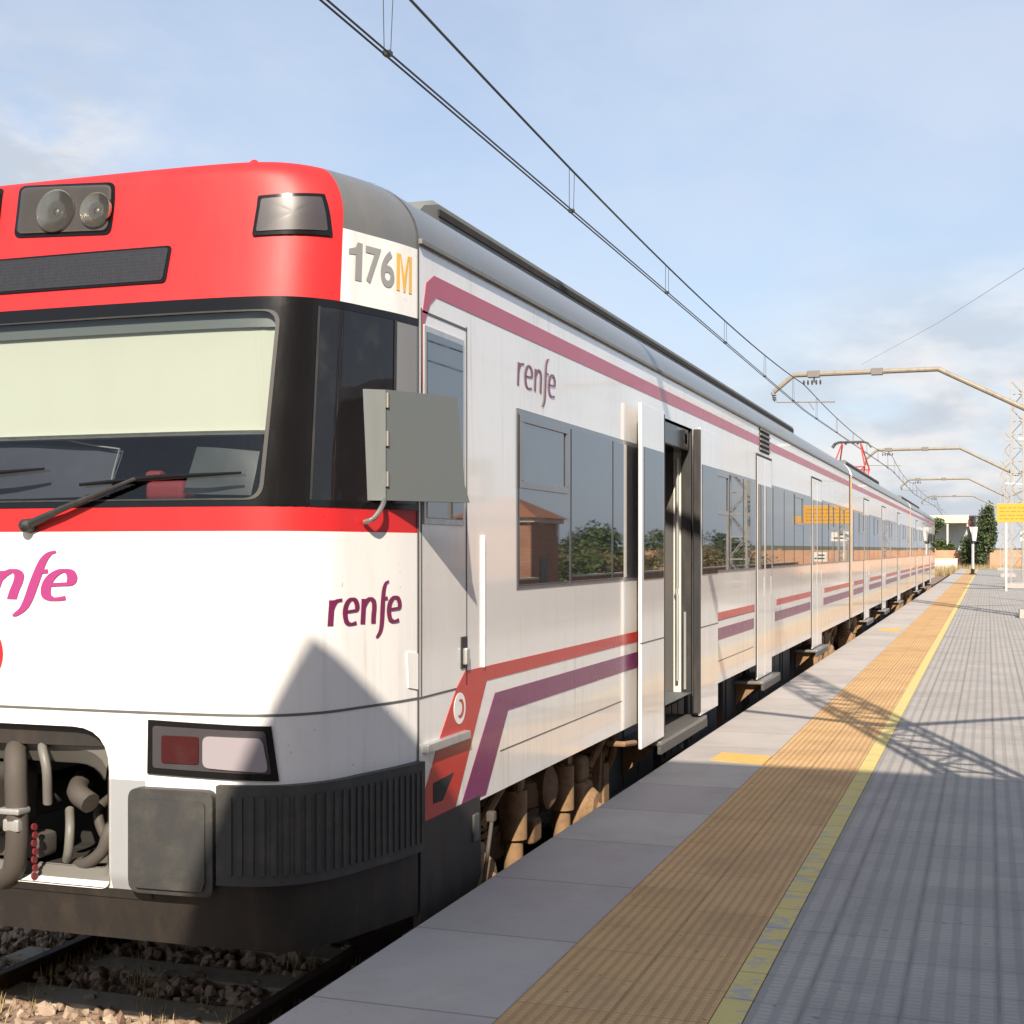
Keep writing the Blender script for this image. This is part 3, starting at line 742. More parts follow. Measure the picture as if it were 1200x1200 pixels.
m = MB(); m.box(WALLX + .02, WALLX + .088, 12.685, 12.72, .2, 2.87, .008); build('rubber_edge', m, 'rubber', d2)
m = MB(); m.tube([(WALLX - .1, 10.05, .26), (WALLX + .03, 10.05, .26), (WALLX + .055, 10.3, .24)], .022); build('guide_arm', m, 'dusty2', d1)
step(car, 11.0, 12.95)
roof_housing(car, 7.55, 24.6)

gangway(car, CAR1_END, C2_START - .03)
m = MB(); side_box(m, CAR1_END - .16, CAR1_END - .002, ZB - .2, ZG, .005); build('gap_shade_strip', m, 'rubber', car)  # dark strip laid on the rear corner in place of the gap's shadow

# ---- cab front ----------------------------------------------------------------------
SB = SMAX                                     # to the seam
Z_CR, Z_R0, Z_R1, Z_K0, Z_K1 = 1.005, 1.815, 1.925, 1.925, 2.865
sred = sz(400, 320)[0]
# white front between crease and red band, both sides
m = MB(); npatch(m, -SB, SB, Z_CR, Z_R0, ns=90, nz=8); cab = build('cab_front', m, 'front_white', car, 40)
# lower white with the coupler recess
RH = [p for p in round_poly([(-.70, .20), (.70, .20), (.70, .55), (-.70, .55)], .07, 6) if p[1] < .4] + [p for p in round_poly([(-.70, .5), (.70, .5), (.70, .93), (-.70, .93)], .2, 6) if p[1] > .71]
RH = [(s, z) for s, z in RH]
RHd = densify(RH, .04); OUT = project_out(RHd, -.86, .86, .175, Z_CR)
m = MB(); nring(m, RHd, OUT, 0, 4)
for s0, s1 in ((.86, SB), (-SB, -.86)): npatch(m, s0, s1, .26, Z_CR, ns=40, nz=6)
for s0, s1 in ((.70, .86), (-.86, -.70)): npatch(m, s0, s1, .85, Z_CR, -.003, ns=4, nz=2); npatch(m, s0, s1, .175, .30, -.003, ns=4, nz=2)
n = len(RHd); m.add([nose(s, z, .012) for s, z in RHd] + [nose(s, z, -.06) for s, z in RHd], [(i, (i + 1) % n, n + (i + 1) % n, n + i) for i in range(n)])
build('lower_front', m, 'front_white', car, 40)
for sg in (1, -1):
    m = MB(); npatch(m, sg * .703, sg * .88, .19, .70, .004, ns=8, nz=26); build('lower_panel', m, 'panel_grey', car, 40)
# crease line
m = MB()
npatch(m, -SB, SB, Z_CR - .006, Z_CR + .006, .0025, ns=90, nz=1); build('crease', m, 'seam', car, 40)
m = MB(); npatch(m, -SB, SB, -.05, .175, 0, ns=80, nz=4)
for s0, s1 in ((.86, SB), (-SB, -.86)): npatch(m, s0, s1, .175, .26, 0, ns=40, nz=2)
npatch(m, -.9, .9, .160, .205, .006, ns=40, nz=4)
build('valance', m, 'valance', car, 40)
m = MB(); npatch(m, -SB, SB, -.05, -.045, -.03, ns=80, nz=1)
P0 = [nose(-SB + 2 * SB * i / 60, -.045) for i in range(61)]; m.add(P0 + [Vector((p.x, YS + .4, p.z)) for p in P0], [(i, i + 1, 62 + i, 61 + i) for i in range(60)])
build('underside', m, 'dark', car, 40)
# recess: gray inner frame, dark chamber, coupler and hoses
m = MB(); IN = [(s * .86, .56 + (z - .56) * .86 - .02) for s, z in RHd]
V = [nose(s, z, -.05) for s, z in RHd] + [nose(s, z, -.12) for s, z in IN]; m.add(V, [(i, (i + 1) % n, n + (i + 1) % n, n + i) for i in range(n)])
IN2 = [(s * .93, .545 + (z - .565) * .93 - (.07 if z > .8 else 0)) for s, z in RHd]
m = MB(); V = [nose(s, z, -.05) for s, z in RHd] + [nose(s, z, -.07) for s, z in IN2]; m.add(V, [(i, (i + 1) % n, n + (i + 1) % n, n + i) for i in range(n)])
IN = [(s * .86, .53 + (z - .565) * .85 - (.10 if z > .8 else 0)) for s, z in RHd]
V = [nose(s, z, -.07) for s, z in IN2] + [nose(s, z, -.13) for s, z in IN]; m.add(V, [(i, (i + 1) % n, n + (i + 1) % n, n + i) for i in range(n)])
fr_ = build('recess_frame', m, 'frame_grey', car, 40)
hood = [(s, z) for s, z in densify(round_poly([(-.69, .815), (.69, .84), (.69, .925), (-.69, .925)], .09), .05)]
m = MB(); nfan(m, hood, -.035, False, 3); build('recess_hood', m, 'valance', car, 40)
m = MB(); V = [nose(s, z, -.12) for s, z in IN] + [Vector((XC + s * 1.05, 5.95, z)) for s, z in IN]
m.add(V, [(i, (i + 1) % n, n + (i + 1) % n, n + i) for i in range(n)] + [tuple(range(n, 2 * n))]); build('recess_chamber', m, 'dark', car, 0)
for xa in (.28, -.70): m = MB(); m.box(XC + xa, XC + xa + .42, 5.36, 5.7, .17, .25, .03, 3); build('recess_shelf', m, 'frame_grey', car)
m = MB(); m.box(XC - .2, XC + .12, 5.12, 5.5, .40, .72, .06, 3); m.cyl((XC, 5.4, .52), (XC, 6.0, .52), .10); m.lathe((XC - .04, 5.13, .56), (0, -1, 0), [(0, .14), (.06, .13), (.08, .08), (.14, .04)], 20)
m.box(XC - .3, XC + .25, 5.3, 5.45, .28, .40, .03)
cp = build('coupler', m, 'tinbox', car)
def tubepart(pts, r, mat, name='hose', parent=None, n=10):
    t = MB(); t.tube(catmull([Vector(p) for p in pts], 6), r, n); return build(name, t, mat, parent or car, 45)
hx = XC
tubepart([(hx + .05, 5.55, .74), (hx + .13, 5.30, .80), (hx + .20, 5.20, .72), (hx + .215, 5.19, .50), (hx + .205, 5.2, .36), (hx + .16, 5.23, .24), (hx + .05, 5.3, .17)], .052, 'hose')
tubepart([(hx + .20, 5.42, .82), (hx + .30, 5.26, .82), (hx + .355, 5.22, .72), (hx + .33, 5.26, .56)], .022, 'frame_grey')
tubepart([(hx + .28, 5.6, .62), (hx + .42, 5.36, .60), (hx + .52, 5.32, .56)], .05, 'hose')
tubepart([(hx + .33, 5.42, .50), (hx + .40, 5.33, .44), (hx + .40, 5.32, .34), (hx + .36, 5.36, .28)], .022, 'frame_grey')
tubepart([(hx + .60, 5.5, .52), (hx + .60, 5.36, .44), (hx + .57, 5.34, .34), (hx + .47, 5.36, .27), (hx + .38, 5.4, .25)], .030, 'hose')
tubepart([(hx + .45, 5.6, .55), (hx + .47, 5.45, .50), (hx + .52, 5.42, .40), (hx + .58, 5.42, .36)], .024, 'hose')
tubepart([(hx - .05, 5.35, .85), (hx + .0, 5.18, .80), (hx + .02, 5.13, .60), (hx - .02, 5.16, .30)], .028, 'rubber')
t = MB()
for k in range(7): t.lathe((hx + .27 + .006 * (k % 2), 5.24, .45 - k * .038), (1, 0, .2), [(-.005, .010), (-.005, .017), (.005, .017), (.005, .010)], 10)
build('chain', t, 'red_cloth', car)
t = MB(); t.box(hx + .17, hx + .26, 5.14, 5.2, .44, .50, .012); t.box(hx + .15, hx + .27, 5.13, 5.22, .52, .55, .01); build('hose_clamp', t, 'alu', car)
# bumper wrap
for sg in (1, -1):
    m = MB(); a0, a1 = sz(258, 960)[0], SB - .005
    npatch(m, sg * a0, sg * a1, .265, .70, .045, True, ns=44, nz=5)
    q = a0 + .05
    while q < a1 - .04:
        npatch(m, sg * q, sg * (q + .022), .31, .655, .053, True, ns=2, nz=2); q += .045
    bp = build('bumper', m, 'bumper', car, 30)
    m = MB(); s0 = sz(158, 980)[0]
    lp = densify(round_poly([(sg * s0, .225), (sg * (a0 - .012), .225), (sg * (a0 - .012), .675), (sg * s0, .675)], .05), .05)
    nfan(m, lp, .055, True, 4)
    pad = build('bumper_pad', m, 'bumper', car, 30)
    lp = densify(round_poly([(sg * (s0 + .025), .255), (sg * (a0 - .045), .255), (sg * (a0 - .045), .63), (sg * (s0 + .025), .63)], .03), .05)
    m = MB(); nfan(m, lp, .064, True, 4); build('pad_face', m, 'bumper', pad, 30)
# red bands and red dome, white number panel, gray roof cap
m = MB(); npatch(m, -SB, SB, Z_R0, Z_R1, ns=90, nz=2); build('red_band', m, 'red', car, 40)
zsD = [Z_K1 + (ZG - Z_K1) * k / 4 for k in range(5)] + [ZG + ZR * math.sin(math.pi / 2 * k / 14) for k in range(1, 15)]
m = MB(); npatch(m, -sred, sred, 0, 0, 0, ns=70, zs=zsD); build('red_dome', m, 'red', car, 50)
for sg in (1, -1):
    m = MB(); npatch(m, sg * sred, sg * SB, Z_K1, 3.205, 0, ns=16, nz=4); build('number_panel', m, 'front_white', car, 40)
    m = MB(); npatch(m, sg * sred, sg * SB, 0, 0, 0, ns=16, zs=[3.205, 3.225] + [ZG + ZR * math.sin(math.pi / 2 * k / 14) for k in range(0, 15)]); build('roof_cap', m, 'roof', car, 50)
m = MB(); top = [nose(-SB + 2 * SB * i / 90, ZG + ZR) for i in range(91)]
cpt = Vector((XC, 6.0, ZG + ZR + .0)); m.add(top + [cpt], [(i, i + 1, 91) for i in range(90)] + [(90, 0, 91)]); build('roof_cap', m, 'roof', car, 50)
m = MB()
for k in range(40): pass
npatch(m, SB - .012, SB + .006, ZB, ZG + ZR - .03, .004, ns=1, zs=[ZB + (ZG - ZB) * k / 6 for k in range(7)] + [ZG + ZR * math.sin(math.pi / 2 * k / 10) for k in range(1, 9)])
build('cab_seam', m, 'seam', car, 40)
q = nose(sz(294, 204)[0], ZG + ZR) + Vector((0, .12, 0)); m = MB(); m.lathe(q, (0, 0, 1), [(-.03, .035), (.02, .035), (.035, .028), (.05, .01)], 14); build('roof_aerial', m, 'red', car)
# black glazing band: windscreen surround, pillars, side windows
sb_, st_ = sz(305, 588)[0], sz(327, 366)[0]
zb0, zt0 = 1.955, 2.80
WS = round_poly([(-sb_, zb0), (sb_, zb0), (st_, zt0), (-st_, zt0)], .07, 6); WSd = densify(WS, .05)
sp_ = sz(368, 470)[0]
m = MB(); nring(m, WSd, project_out(WSd, -sp_, sp_, Z_K0, Z_K1), .004, 8)
sw1 = sz(462, 470)[0]
for sg in (1, -1):
    npatch(m, sg * sp_, sg * SB, Z_K0, Z_K0 + .03, .004, ns=20, nz=1); npatch(m, sg * sp_, sg * SB, Z_K1 - .035, Z_K1, .004, ns=20, nz=1)
for sg in (1, -1):
    npatch(m, sg * (sp_ - .2), sg * sp_, Z_K0, Z_K0 + .02, .002, ns=4, nz=1); npatch(m, sg * (sp_ - .2), sg * sp_, Z_K1 - .05, Z_K1, .002, ns=4, nz=1)
build('windscreen_surround', m, 'black', car, 40)
for sg in (1, -1):
    m = MB(); npatch(m, sg * sp_, sg * sw1, Z_K0 + .03, Z_K1 - .035, .002, ns=14, nz=4); build('cab_side_window', m, 'cabglass', car, 40)
    m = MB(); npatch(m, sg * sw1, sg * SB, Z_K0 + .03, Z_K1 - .035, .001, ns=6, nz=4); build('cab_corner_panel', m, 'corner_grey', car, 40)
    for ga, gb, go in ((sw1 - .012, sw1 + .008, .006), (sp_ - .004, sp_ + .008, .008)): m = MB(); npatch(m, sg * ga, sg * gb, Z_K0 + .03, Z_K1 - .035, go, ns=1, nz=4); build('window_gasket', m, 'rubber', car, 40)
m = MB(); nfan(m, WSd, 0.0, False, 6); build('windscreen', m, 'windscreen', car, 40)
rimo = [(s * 1.006, z + (.004 if z > 2.3 else -.004)) for s, z in WSd]; rimi = [(s * .994, z - (.004 if z > 2.3 else -.004)) for s, z in WSd]
m = MB(); nring(m, rimi, rimo, .008, 1); build('windscreen_rim', m, 'rubber', car, 40)
# inside the cab
zbl0, zbl1 = sz(150, 507)[1], 2.84
m = MB(); npatch(m, -st_ - .02, st_ + .02, zbl0, zbl1, -.05, ns=30, nz=4); bl = build('sun_blind', m, 'blind', car, 40)
m = MB(); npatch(m, -st_ - .02, st_ + .02, zbl0 - .018, zbl0, -.045, True, ns=30, nz=1); build('blind_bar', m, 'alu', bl, 40)
m = MB(); npatch(m, -st_ - .05, st_ + .05, sz(150, 388)[1], 2.86, -.03, ns=30, nz=1); build('blind_box', m, 'mirror_grey', car, 40)
m = MB(); m.box(XC - 1.55, XC + 1.5, 5.42, 6.05, 1.80, 1.965, .05, 3); m.box(XC - 1.6, XC + 1.6, 6.4, 6.45, 1.7, 2.9); m.box(XC - .25, XC + 1.1, 5.75, 6.1, 1.95, 2.08, .05, 3)
build('cab_desk', m, 'rubber', car)
def sheet(c, name, mat, bend=.02):
    m = MB(); n_ = 8; V = []
    for i in range(n_ + 1):
        for j in range(n_ + 1):
            u, v = i / n_, j / n_
            s = (c[0][0] * (1 - u) + c[1][0] * u) * (1 - v) + (c[3][0] * (1 - u) + c[2][0] * u) * v
            z = (c[0][1] * (1 - u) + c[1][1] * u) * (1 - v) + (c[3][1] * (1 - u) + c[2][1] * u) * v
            V.append(nose(s, z, -.07 - bend * math.sin(u * 5) * math.cos(v * 3)))
    m.add(V, [(i * (n_ + 1) + j, (i + 1) * (n_ + 1) + j, (i + 1) * (n_ + 1) + j + 1, i * (n_ + 1) + j + 1) for i in range(n_) for j in range(n_)])
    return build(name, m, mat, car, 60)
sheet([sz(-60, 582), sz(120, 580), sz(132, 522), sz(-60, 515)], 'folded_cloth', 'cloth')
m = MB(); m.tube([nose(*sz(118, 578), -.062), nose(*sz(124, 550), -.06), nose(*sz(131, 523), -.062), nose(*sz(95, 518), -.062), nose(*sz(45, 508), -.062)], .005, 5); build('cloth_crease_line', m, 'mirror_light', car)  # pale tube drawn for the light line along the cloth's creased edge
sheet([sz(205, 575), sz(290, 578), sz(300, 525), sz(222, 520)], 'dark_folder', 'folder', .01)
m = MB(); p = nose(*sz(172, 572), -.2); m.box(p.x - .11, p.x + .10, p.y - .05, p.y + .08, 1.955, 2.05, .03, 3); m.box(p.x - .13, p.x - .04, p.y - .02, p.y + .04, 2.05, 2.10, .02); build('red_bag', m, 'red_cloth', car)
# wipers
for (pv, el, b0, b1) in (((36, 616), (165, 563), (97, 569), (284, 555)), ((-185, 612), (-60, 556), (-130, 556), (56, 547))):
    m = MB(); q = nose(*sz(*pv), .03) if pv[0] > -50 else None
    if q is None: s_, z_ = sz(36, 616); q = nose(s_ - 1.02, z_, .03); e_ = sz(165, 563); e3 = nose(e_[0] - 1.02, e_[1], .045); bb = sz(97, 569); bc = sz(284, 555); B0 = nose(bb[0] - 1.0, bb[1] + .02, .022); B1 = nose(bc[0] - 1.0, bc[1] + .035, .022)
    else: e3 = nose(*sz(*el), .045); B0 = nose(*sz(*b0), .022); B1 = nose(*sz(*b1), .022)
    m.tube([q, q.lerp(e3, .35) + Vector((0, -.02, 0)), e3], [.022, .016, .009], 8); m.lathe(q + Vector((0, .03, 0)), (0, -1, 0), [(0, .035), (.05, .03), (.07, .012)], 14)
    w = build('wiper', m, 'rubber', car)
    m = MB(); m.tube([B0, B0.lerp(B1, .5) + Vector((0, -.012, .006)), B1], [.008, .014, .006], 6); build('blade', m, 'black', w)
# lamps
def lampset(sg):
    def L(loop): return [(sg * s, z) for s, z in loop]
    fl = pxloop([(175, 843), (318, 851), (327, 915), (174, 906)])
    m = MB(); nfan(m, densify(L(fl), .04), .012, True, 5); h = build('headlight', m, 'black', car, 40)
    m = MB(); nfan(m, densify(L(pxloop([(181, 850), (311, 857), (318, 907), (181, 899)], 4)), .04), .016, True, 4); build('housing', m, 'marker', h, 40)
    m = MB(); nfan(m, densify(L(pxloop([(192, 861), (235, 863), (235, 895), (192, 893)], 3)), .03), .022, True, 4); build('red_lens', m, 'red_lens', h, 40)
    m = MB(); nfan(m, densify(L(pxloop([(240, 862), (308, 865), (315, 905), (240, 899)], 8)), .03), .024, True, 4); build('clear_lens', m, 'clear_lens', h, 40)
    fl = pxloop([(303, 230), (380, 228), (389, 277), (296, 277)], 3)
    m = MB(); nfan(m, densify(L(fl), .04), .010, True, 4); h = build('marker_light', m, 'black', car, 40)
    m = MB(); nfan(m, densify(L(pxloop([(307, 234), (376, 232), (383, 271), (301, 272)], 3)), .03), .014, True, 4); build('lens', m, 'marker', h, 40)
    c = [sz(*p) for p in [(26, 219), (135, 214), (130, 275), (17, 279)]]
    m = MB(); lp = densify([(sg * s, z) for s, z in round_poly(c, .035)], .04); nfan(m, lp, .006, True, 4); h = build('top_headlight', m, 'black', car, 40)
    ci = sum(p[0] for p in c) / 4, sum(p[1] for p in c) / 4
    lp2 = [(sg * ci[0] + (s - sg * ci[0]) * .93, ci[1] + (z - ci[1]) * .88) for s, z in lp]
    m = MB(); nfan(m, lp2, .010, True, 4); build('lamp_bed', m, 'lamp_bed', h, 40)
    for (qx, qy) in ((68, 249), (115, 248)):
        s_, z_ = sz(qx, qy); p = nose(sg * s_, z_, .012); m = MB(); r_ = .105 if qx < 80 else .085
        m.lathe(p, (0, -1, .12), [(.002, r_), (.014, r_ * .99), (.012, r_ * .9), (.004, r_ * .6), (-.002, .02), (.006, .012)], 28); build('reflector', m, 'brass', h, 60)
    m = MB(); nfan(m, lp2, .028, False, 4); build('lens', m, 'lamp_cover', h, 40)
lampset(1); lampset(-1)
# destination display
ds, dz1 = sz(202, 288); _, dz0 = sz(197, 331)
lp = densify(round_poly([(-ds, dz0), (ds - .02, dz0), (ds, dz1), (-ds - .02, dz1)], .02), .06)
m = MB(); nfan(m, lp, .008, True, 4); dd = build('destination_display', m, 'black', car, 40)
lp = [(s * .985, (dz0 + dz1) / 2 + (z - (dz0 + dz1) / 2) * .88) for s, z in lp]
m = MB(); nfan(m, lp, .011, True, 4); build('screen', m, 'led', dd, 40)
# lettering on the cab
s0_, z0_ = sz(385, 730); s1_, _ = sz(468, 726)
xh_ = (sz(452, 681)[1] - sz(446, 746)[1]) / 2.18
build('cab_lettering', lettering(lambda s, z, o: nose(s, z, o), s0_, sz(446, 746)[1] + .55 * xh_, xh_, (s1_ - s0_) / 3.05 / xh_, fat=1.2), 'maroon', car, 0)
se, ze = sz(88, 703); xh = sz(60, 668)[1] - ze
build('front_lettering', lettering(lambda s, z, o: nose(s, z, o), se - 3.20 * 1.85 * xh, ze, xh, 1.85, .32, 1.3), 'magenta', car, 0)
m = MB(); cs_, cz_ = sz(4, 766); Rr = .155; lp = [(cs_ - Rr + Rr * math.cos(k * math.pi / 16), cz_ + Rr * math.sin(k * math.pi / 16)) for k in range(32)]
nfan(m, lp, .003, False, 3); em = build('round_emblem', m, 'red', car, 0)
lp = [(cs_ - Rr + Rr * .62 * math.cos(k * math.pi / 16), cz_ + Rr * .62 * math.sin(k * math.pi / 16)) for k in range(32)]
m = MB(); nfan(m, lp, .0045, False, 3); build('swirl', m, 'front_white', em, 0)
for txt, x0, x1, mat in (('1', 407, 424, 'digit_grey'), ('76', 427, 462, 'digit_grey'), ('M', 464, 482, 'digit_yellow')):
    V, Fc = font_mesh(txt, .022) if txt == '76' else ([Vector(p) for p in [(.5, 0, 0), (1, 0, 0), (1, 1, 0), (.62, 1, 0), (.5, .86, 0), (0, .78, 0), (0, .64, 0), (.5, .67, 0)]], [(0, 1, 2, 3, 4, 7), (7, 4, 5, 6)]) if txt == '1' else ([Vector(p) for p in [(0, 0, 0), (.2, 0, 0), (.2, 1, 0), (0, 1, 0), (.28, 1, 0), (.5, .42, 0), (.5, 0, 0), (.44, 0, 0), (.72, 1, 0), (.56, 0, 0), (1, 0, 0), (.8, 0, 0), (.8, 1, 0), (1, 1, 0)]], [(0, 1, 2, 3), (2, 4, 5, 9, 7), (5, 8, 12, 9), (11, 10, 13, 12)]); xa, xb = min(v.x for v in V), max(v.x for v in V); ya_, yb_ = min(v.y for v in V), max(v.y for v in V)
    sa, zlo = sz(x0, 334 if txt != 'M' else 338); sb2, _ = sz(x1, 300); zhi = sz(x0 + 5, 283 if txt != 'M' else 293)[1]
    zlo = sz(415, 328)[1]; zhi = sz(415, 283)[1]
    m = MB(); m.add([nose(sa + (v.x - xa) / (xb - xa) * (sb2 - sa), zlo + (v.y - ya_) / (yb_ - ya_) * (zhi - zlo), .003) for v in V], Fc); build('number_lettering', m, mat, car, 0)
# mirror
m = MB(); A0, A1 = Vector((-2.665, 5.86, 0)), Vector((-2.41, 6.28, 0)); nrm = Vector((.856, -.517, 0)); th = nrm * -.055
def quad3(a, b, za0, za1, zb0_, zb1): return [(a.x, a.y, za0), (b.x, b.y, zb0_), (b.x, b.y, zb1), (a.x, a.y, za1)]
m.prism([(A0.x, A0.y, 1.965), (A1.x, A1.y, 1.965), (A1.x - .02, A1.y - .015, 2.05), (A1.x - .045, A1.y - .055, 2.48), (A0.x, A0.y, 2.485)], th); mi = build('mirror', m, 'mirror_grey', car, 20)
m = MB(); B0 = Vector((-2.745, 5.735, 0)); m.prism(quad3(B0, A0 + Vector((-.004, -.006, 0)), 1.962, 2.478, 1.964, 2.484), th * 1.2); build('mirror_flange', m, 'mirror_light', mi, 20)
m = MB()
for zz in (2.03, 2.22, 2.40): q = A0 + Vector((0, 0, zz)); m.cyl(q + nrm * .004, q + nrm * .004 + Vector((0, 0, .07)), .009, 8)
build('hinge', m, 'steel', mi)
m = MB(); p1 = nose(*sz(425, 612), .01); m.tube(catmull([p1, p1 + Vector((.05, 0, .02)), p1 + Vector((.07, .05, .08)), Vector((-2.68, 5.86, 1.97))], 5), .012); build('mirror_arm', m, 'steel', mi)
# small flap by the seam
m = MB(); lp = pxloop([(476, 764), (489, 766), (489, 808), (478, 806)]); nfan(m, lp, .006, True, 2); build('service_flap', m, 'front_white', car, 20)

# ---- following cars -------------------------------------------------------------------
def trailer(name, label, y0, y1, doors, panto=None, housing=None):
    c = thing(name, label, 'train car', (XC, (y0 + y1) / 2, RAILZ), 'cars of the commuter train')
    shell(c, y0, y1); roof(c, y0, y1); underframe(c, y0 + .1, y1 - .1, (y0 + 3.2, y1 - 3.2))
    bogie(c, y0 + 3.0); bogie(c, y1 - 3.0); waist(c, y0 + .02, y1 - .02)
    m = MB(); side_box(m, y0 + .02, y1 - .02, 3.01, 3.115, .003); build('pink_stripe', m, 'pink', c, 0)
    ys = [y0 + .3]
    for d0, d1 in doors:
        closed_door(c, d0, d1); window_band(c, ys[-1], d0 - .1, max(2, int((d0 - ys[-1]) / 1.2)), (1,)); stripe(c, ys[-1] + .2, d0 - .15); ys.append(d1 + .1)
    window_band(c, ys[-1], y1 - .3, max(2, int((y1 - ys[-1]) / 1.2)), (1,)); stripe(c, ys[-1] + .2, y1 - .15)
    m = MB(); m.box(XC - 1.7, WALLX + .004, y0 - .02, y0 - .002, ZB, ZG); build('end_panel', m, 'gap_panel', c)
    if housing: roof_housing(c, *housing)
    return c
C2 = (28.72, 50.9); C3 = (51.3, 74.9)
c2 = trailer('middle_car', 'middle train car with a red pantograph folded up to the overhead wire', *C2, [(31.6, 32.9), (37.1, 38.4), (43.6, 44.9)], housing=(33.5, 44.5))
gangway(c2, C2[1], C2[1] + .28)
c3 = trailer('rear_car', 'rearmost train car, farthest along the platform', *C3, [(55.0, 56.3), (61.0, 62.3), (68.2, 69.5)], housing=(56.0, 71.0))
# pantograph on the middle car
yp = 48.2; zc = 5.50
pr_ = MB(); pr_.box(XC - .55, XC + .55, yp - .8, yp + .8, 3.72, 3.80, .02)
for x in (-.5, .5):
    for y in (-.7, .7): pr_.cyl((XC + x, yp + y, 3.55), (XC + x, yp + y, 3.73), .06, 12)
pa = build('pantograph', pr_, 'panto_red', c2)
m = MB(); zk = 4.55
for x in (-.35, .35):
    for s in (-1, 1):
        m.tube([(XC + x, yp + s * .35, 3.8), (XC + x * 1.5, yp + s * .95, zk), (XC + x * .9, yp + s * .12, 5.38)], .026)
for s in (-1, 1): m.tube([(XC - .52, yp + s * .95, zk), (XC + .52, yp + s * .95, zk)], .025); m.tube([(XC - .35, yp + s * .35, 3.8), (XC + .52, yp + s * .95, zk)], .015)
m.box(XC - .22, XC + .22, yp - .2, yp + .2, 4.2, 4.55, .04)
build('pantograph_arms', m, 'panto_red', pa)
m = MB()
for s in (-1, 1):
    m.tube([(XC - .95 * .68, yp + s * .22, 5.27), (XC - .82 * .68, yp + s * .22, 5.40), (XC - .62 * .68, yp + s * .22, 5.455), (XC + .62 * .68, yp + s * .22, 5.455), (XC + .82 * .68, yp + s * .22, 5.40), (XC + .95 * .68, yp + s * .22, 5.27)], .026)
for x in (-.55, -.2, .2, .55): m.box(XC + x - .02, XC + x + .02, yp - .24, yp + .24, 5.38, 5.43)
build('collector_head', m, 'tinbox', pa)

# ================================================================== PLATFORM AND TRACKS
PR, PE, PB = 3.4, 136.0, -16.0
m = MB(); m.box(EDGE + .12, PR - .12, PB, PE, -.95, -.13); build('platform_wall', m, 'concrete', None, kind='structure')
m = MB(); m.box(EDGE, -1.712, PB, PE, -.126, 0, .008); build('platform_edge_slabs', m, 'slab', None, kind='structure')
m = MB(); m.box(-1.708, -.968, PB, PE, -.126, 0.004); build('tactile_paving', m, 'tactile', None, kind='structure')
m = MB(); m.box(-.964, -.852, PB, PE, -.126, .003); build('platform_line', m, 'yline', None, kind='structure')
m = MB(); m.box(-.848, PR, PB, PE, -.126, 0.0); build('platform_paving', m, 'paving', None, kind='structure')
m = MB(); m.prism([(-.9, PE, -.93), (-.9, PE, -.005), (-.9, PE + 9, -.86)], (PR - .1, 0, 0)); m.prism([(EDGE + .1, PE, -.93), (EDGE + .1, PE, -.01), (EDGE + .1, PE + 9, -.86)], (1.5, 0, 0)); build('platform_ramp', m, 'slab', None, kind='structure')
# ochre plates laid across the edge slabs
M['ochre'] = paint('ochre_plate', (.58, .36, .10), .7, .4, (.35, .2, .06), 5, streak=False)
for k, (pts, lb) in enumerate((([(832, 891), (905, 897), (917, 887), (846, 882)], 'ochre plate across the grey edge slabs, nearest the shade'), ([(1028, 739), (1052, 740.5), (1058, 737), (1036, 736)], 'faded ochre plate across the edge slabs, farther along by the last car'))):
    m = MB(); g = [ground(*p) for p in pts]; m.prism([(max(EDGE + .02, min(x, -1.715)), y, .0045) for x, y in g], (0, 0, -.02)); o = build('floor_plate', m, 'ochre', None, 0); tag(o, lb, 'floor plate', 'ochre plates across the platform edge')
m = MB(); m.add([(-1500, -1500, -.95), (1500, -1500, -.95), (1500, 3000, -.95), (-1500, 3000, -.95)], [(0, 1, 2, 3)]); build('ground', m, 'earth', None, 0, kind='structure')
def bed(xc, nm):
    m = MB(); ny = 120; nx = 14; V = []
    for j in range(ny + 1):
        y = -20 + 220 * (j / ny) ** 1.6
        for i in range(nx + 1):
            x = -1.9 + 3.8 * i / nx; z = -.80 - max(0, abs(x) - 1.55) * .4 + rnd.uniform(-.02, .02); V.append((xc + x, y, z))
    m.add(V, [(j * (nx + 1) + i, j * (nx + 1) + i + 1, (j + 1) * (nx + 1) + i + 1, (j + 1) * (nx + 1) + i) for j in range(ny) for i in range(nx)])
    build(nm, m, 'ballast', None, 0, kind='structure')
bed(XC, 'ballast_bed'); bed(5.4, 'ballast_bed'); bed(9.6, 'ballast_bed')
def rail(x, lb, grp):
    m = MB(); pr = [(-.07, -.80), (.07, -.80), (.07, -.785), (.012, -.765), (.012, -.70), (.036, -.69), (.036, -.665), (.03, -.66), (-.03, -.66), (-.036, -.665), (-.036, -.69), (-.012, -.70), (-.012, -.765), (-.07, -.785)]
    m.prism([(x + a, -20, z) for a, z in pr], (0, 200, 0)); o = build('rail', m, 'rail', None, 0); tag(o, lb, 'rail', grp)
rail(XC - .84, 'rusty rail under the train, on the far side from the platform', 'rails'); rail(XC + .84, 'rusty rail under the train, beside the platform wall', 'rails')
for x, lb in ((4.56, 'rail of the second track, beside the platform'), (6.24, 'rail of the second track, outer one'), (8.76, 'rail of the third track, inner one'), (10.44, 'rail of the third track, nearest the shrubs')): rail(x, lb, 'rails')
m = MB(); m.box(-1.28, 1.28, -.12, .12, -.88, -.762, .02)
sl = None
for k in range(9):
    y = 4.62 + .6 * k
    if sl is None: o = sl = build('sleeper', m, 'wood', None)
    else: o = sl.copy(); COL.objects.link(o)
    o.location = (XC, y, 0.0); tag(o, 'dusty concrete sleeper on the ballast beneath the train', 'sleeper', 'sleepers under the train')
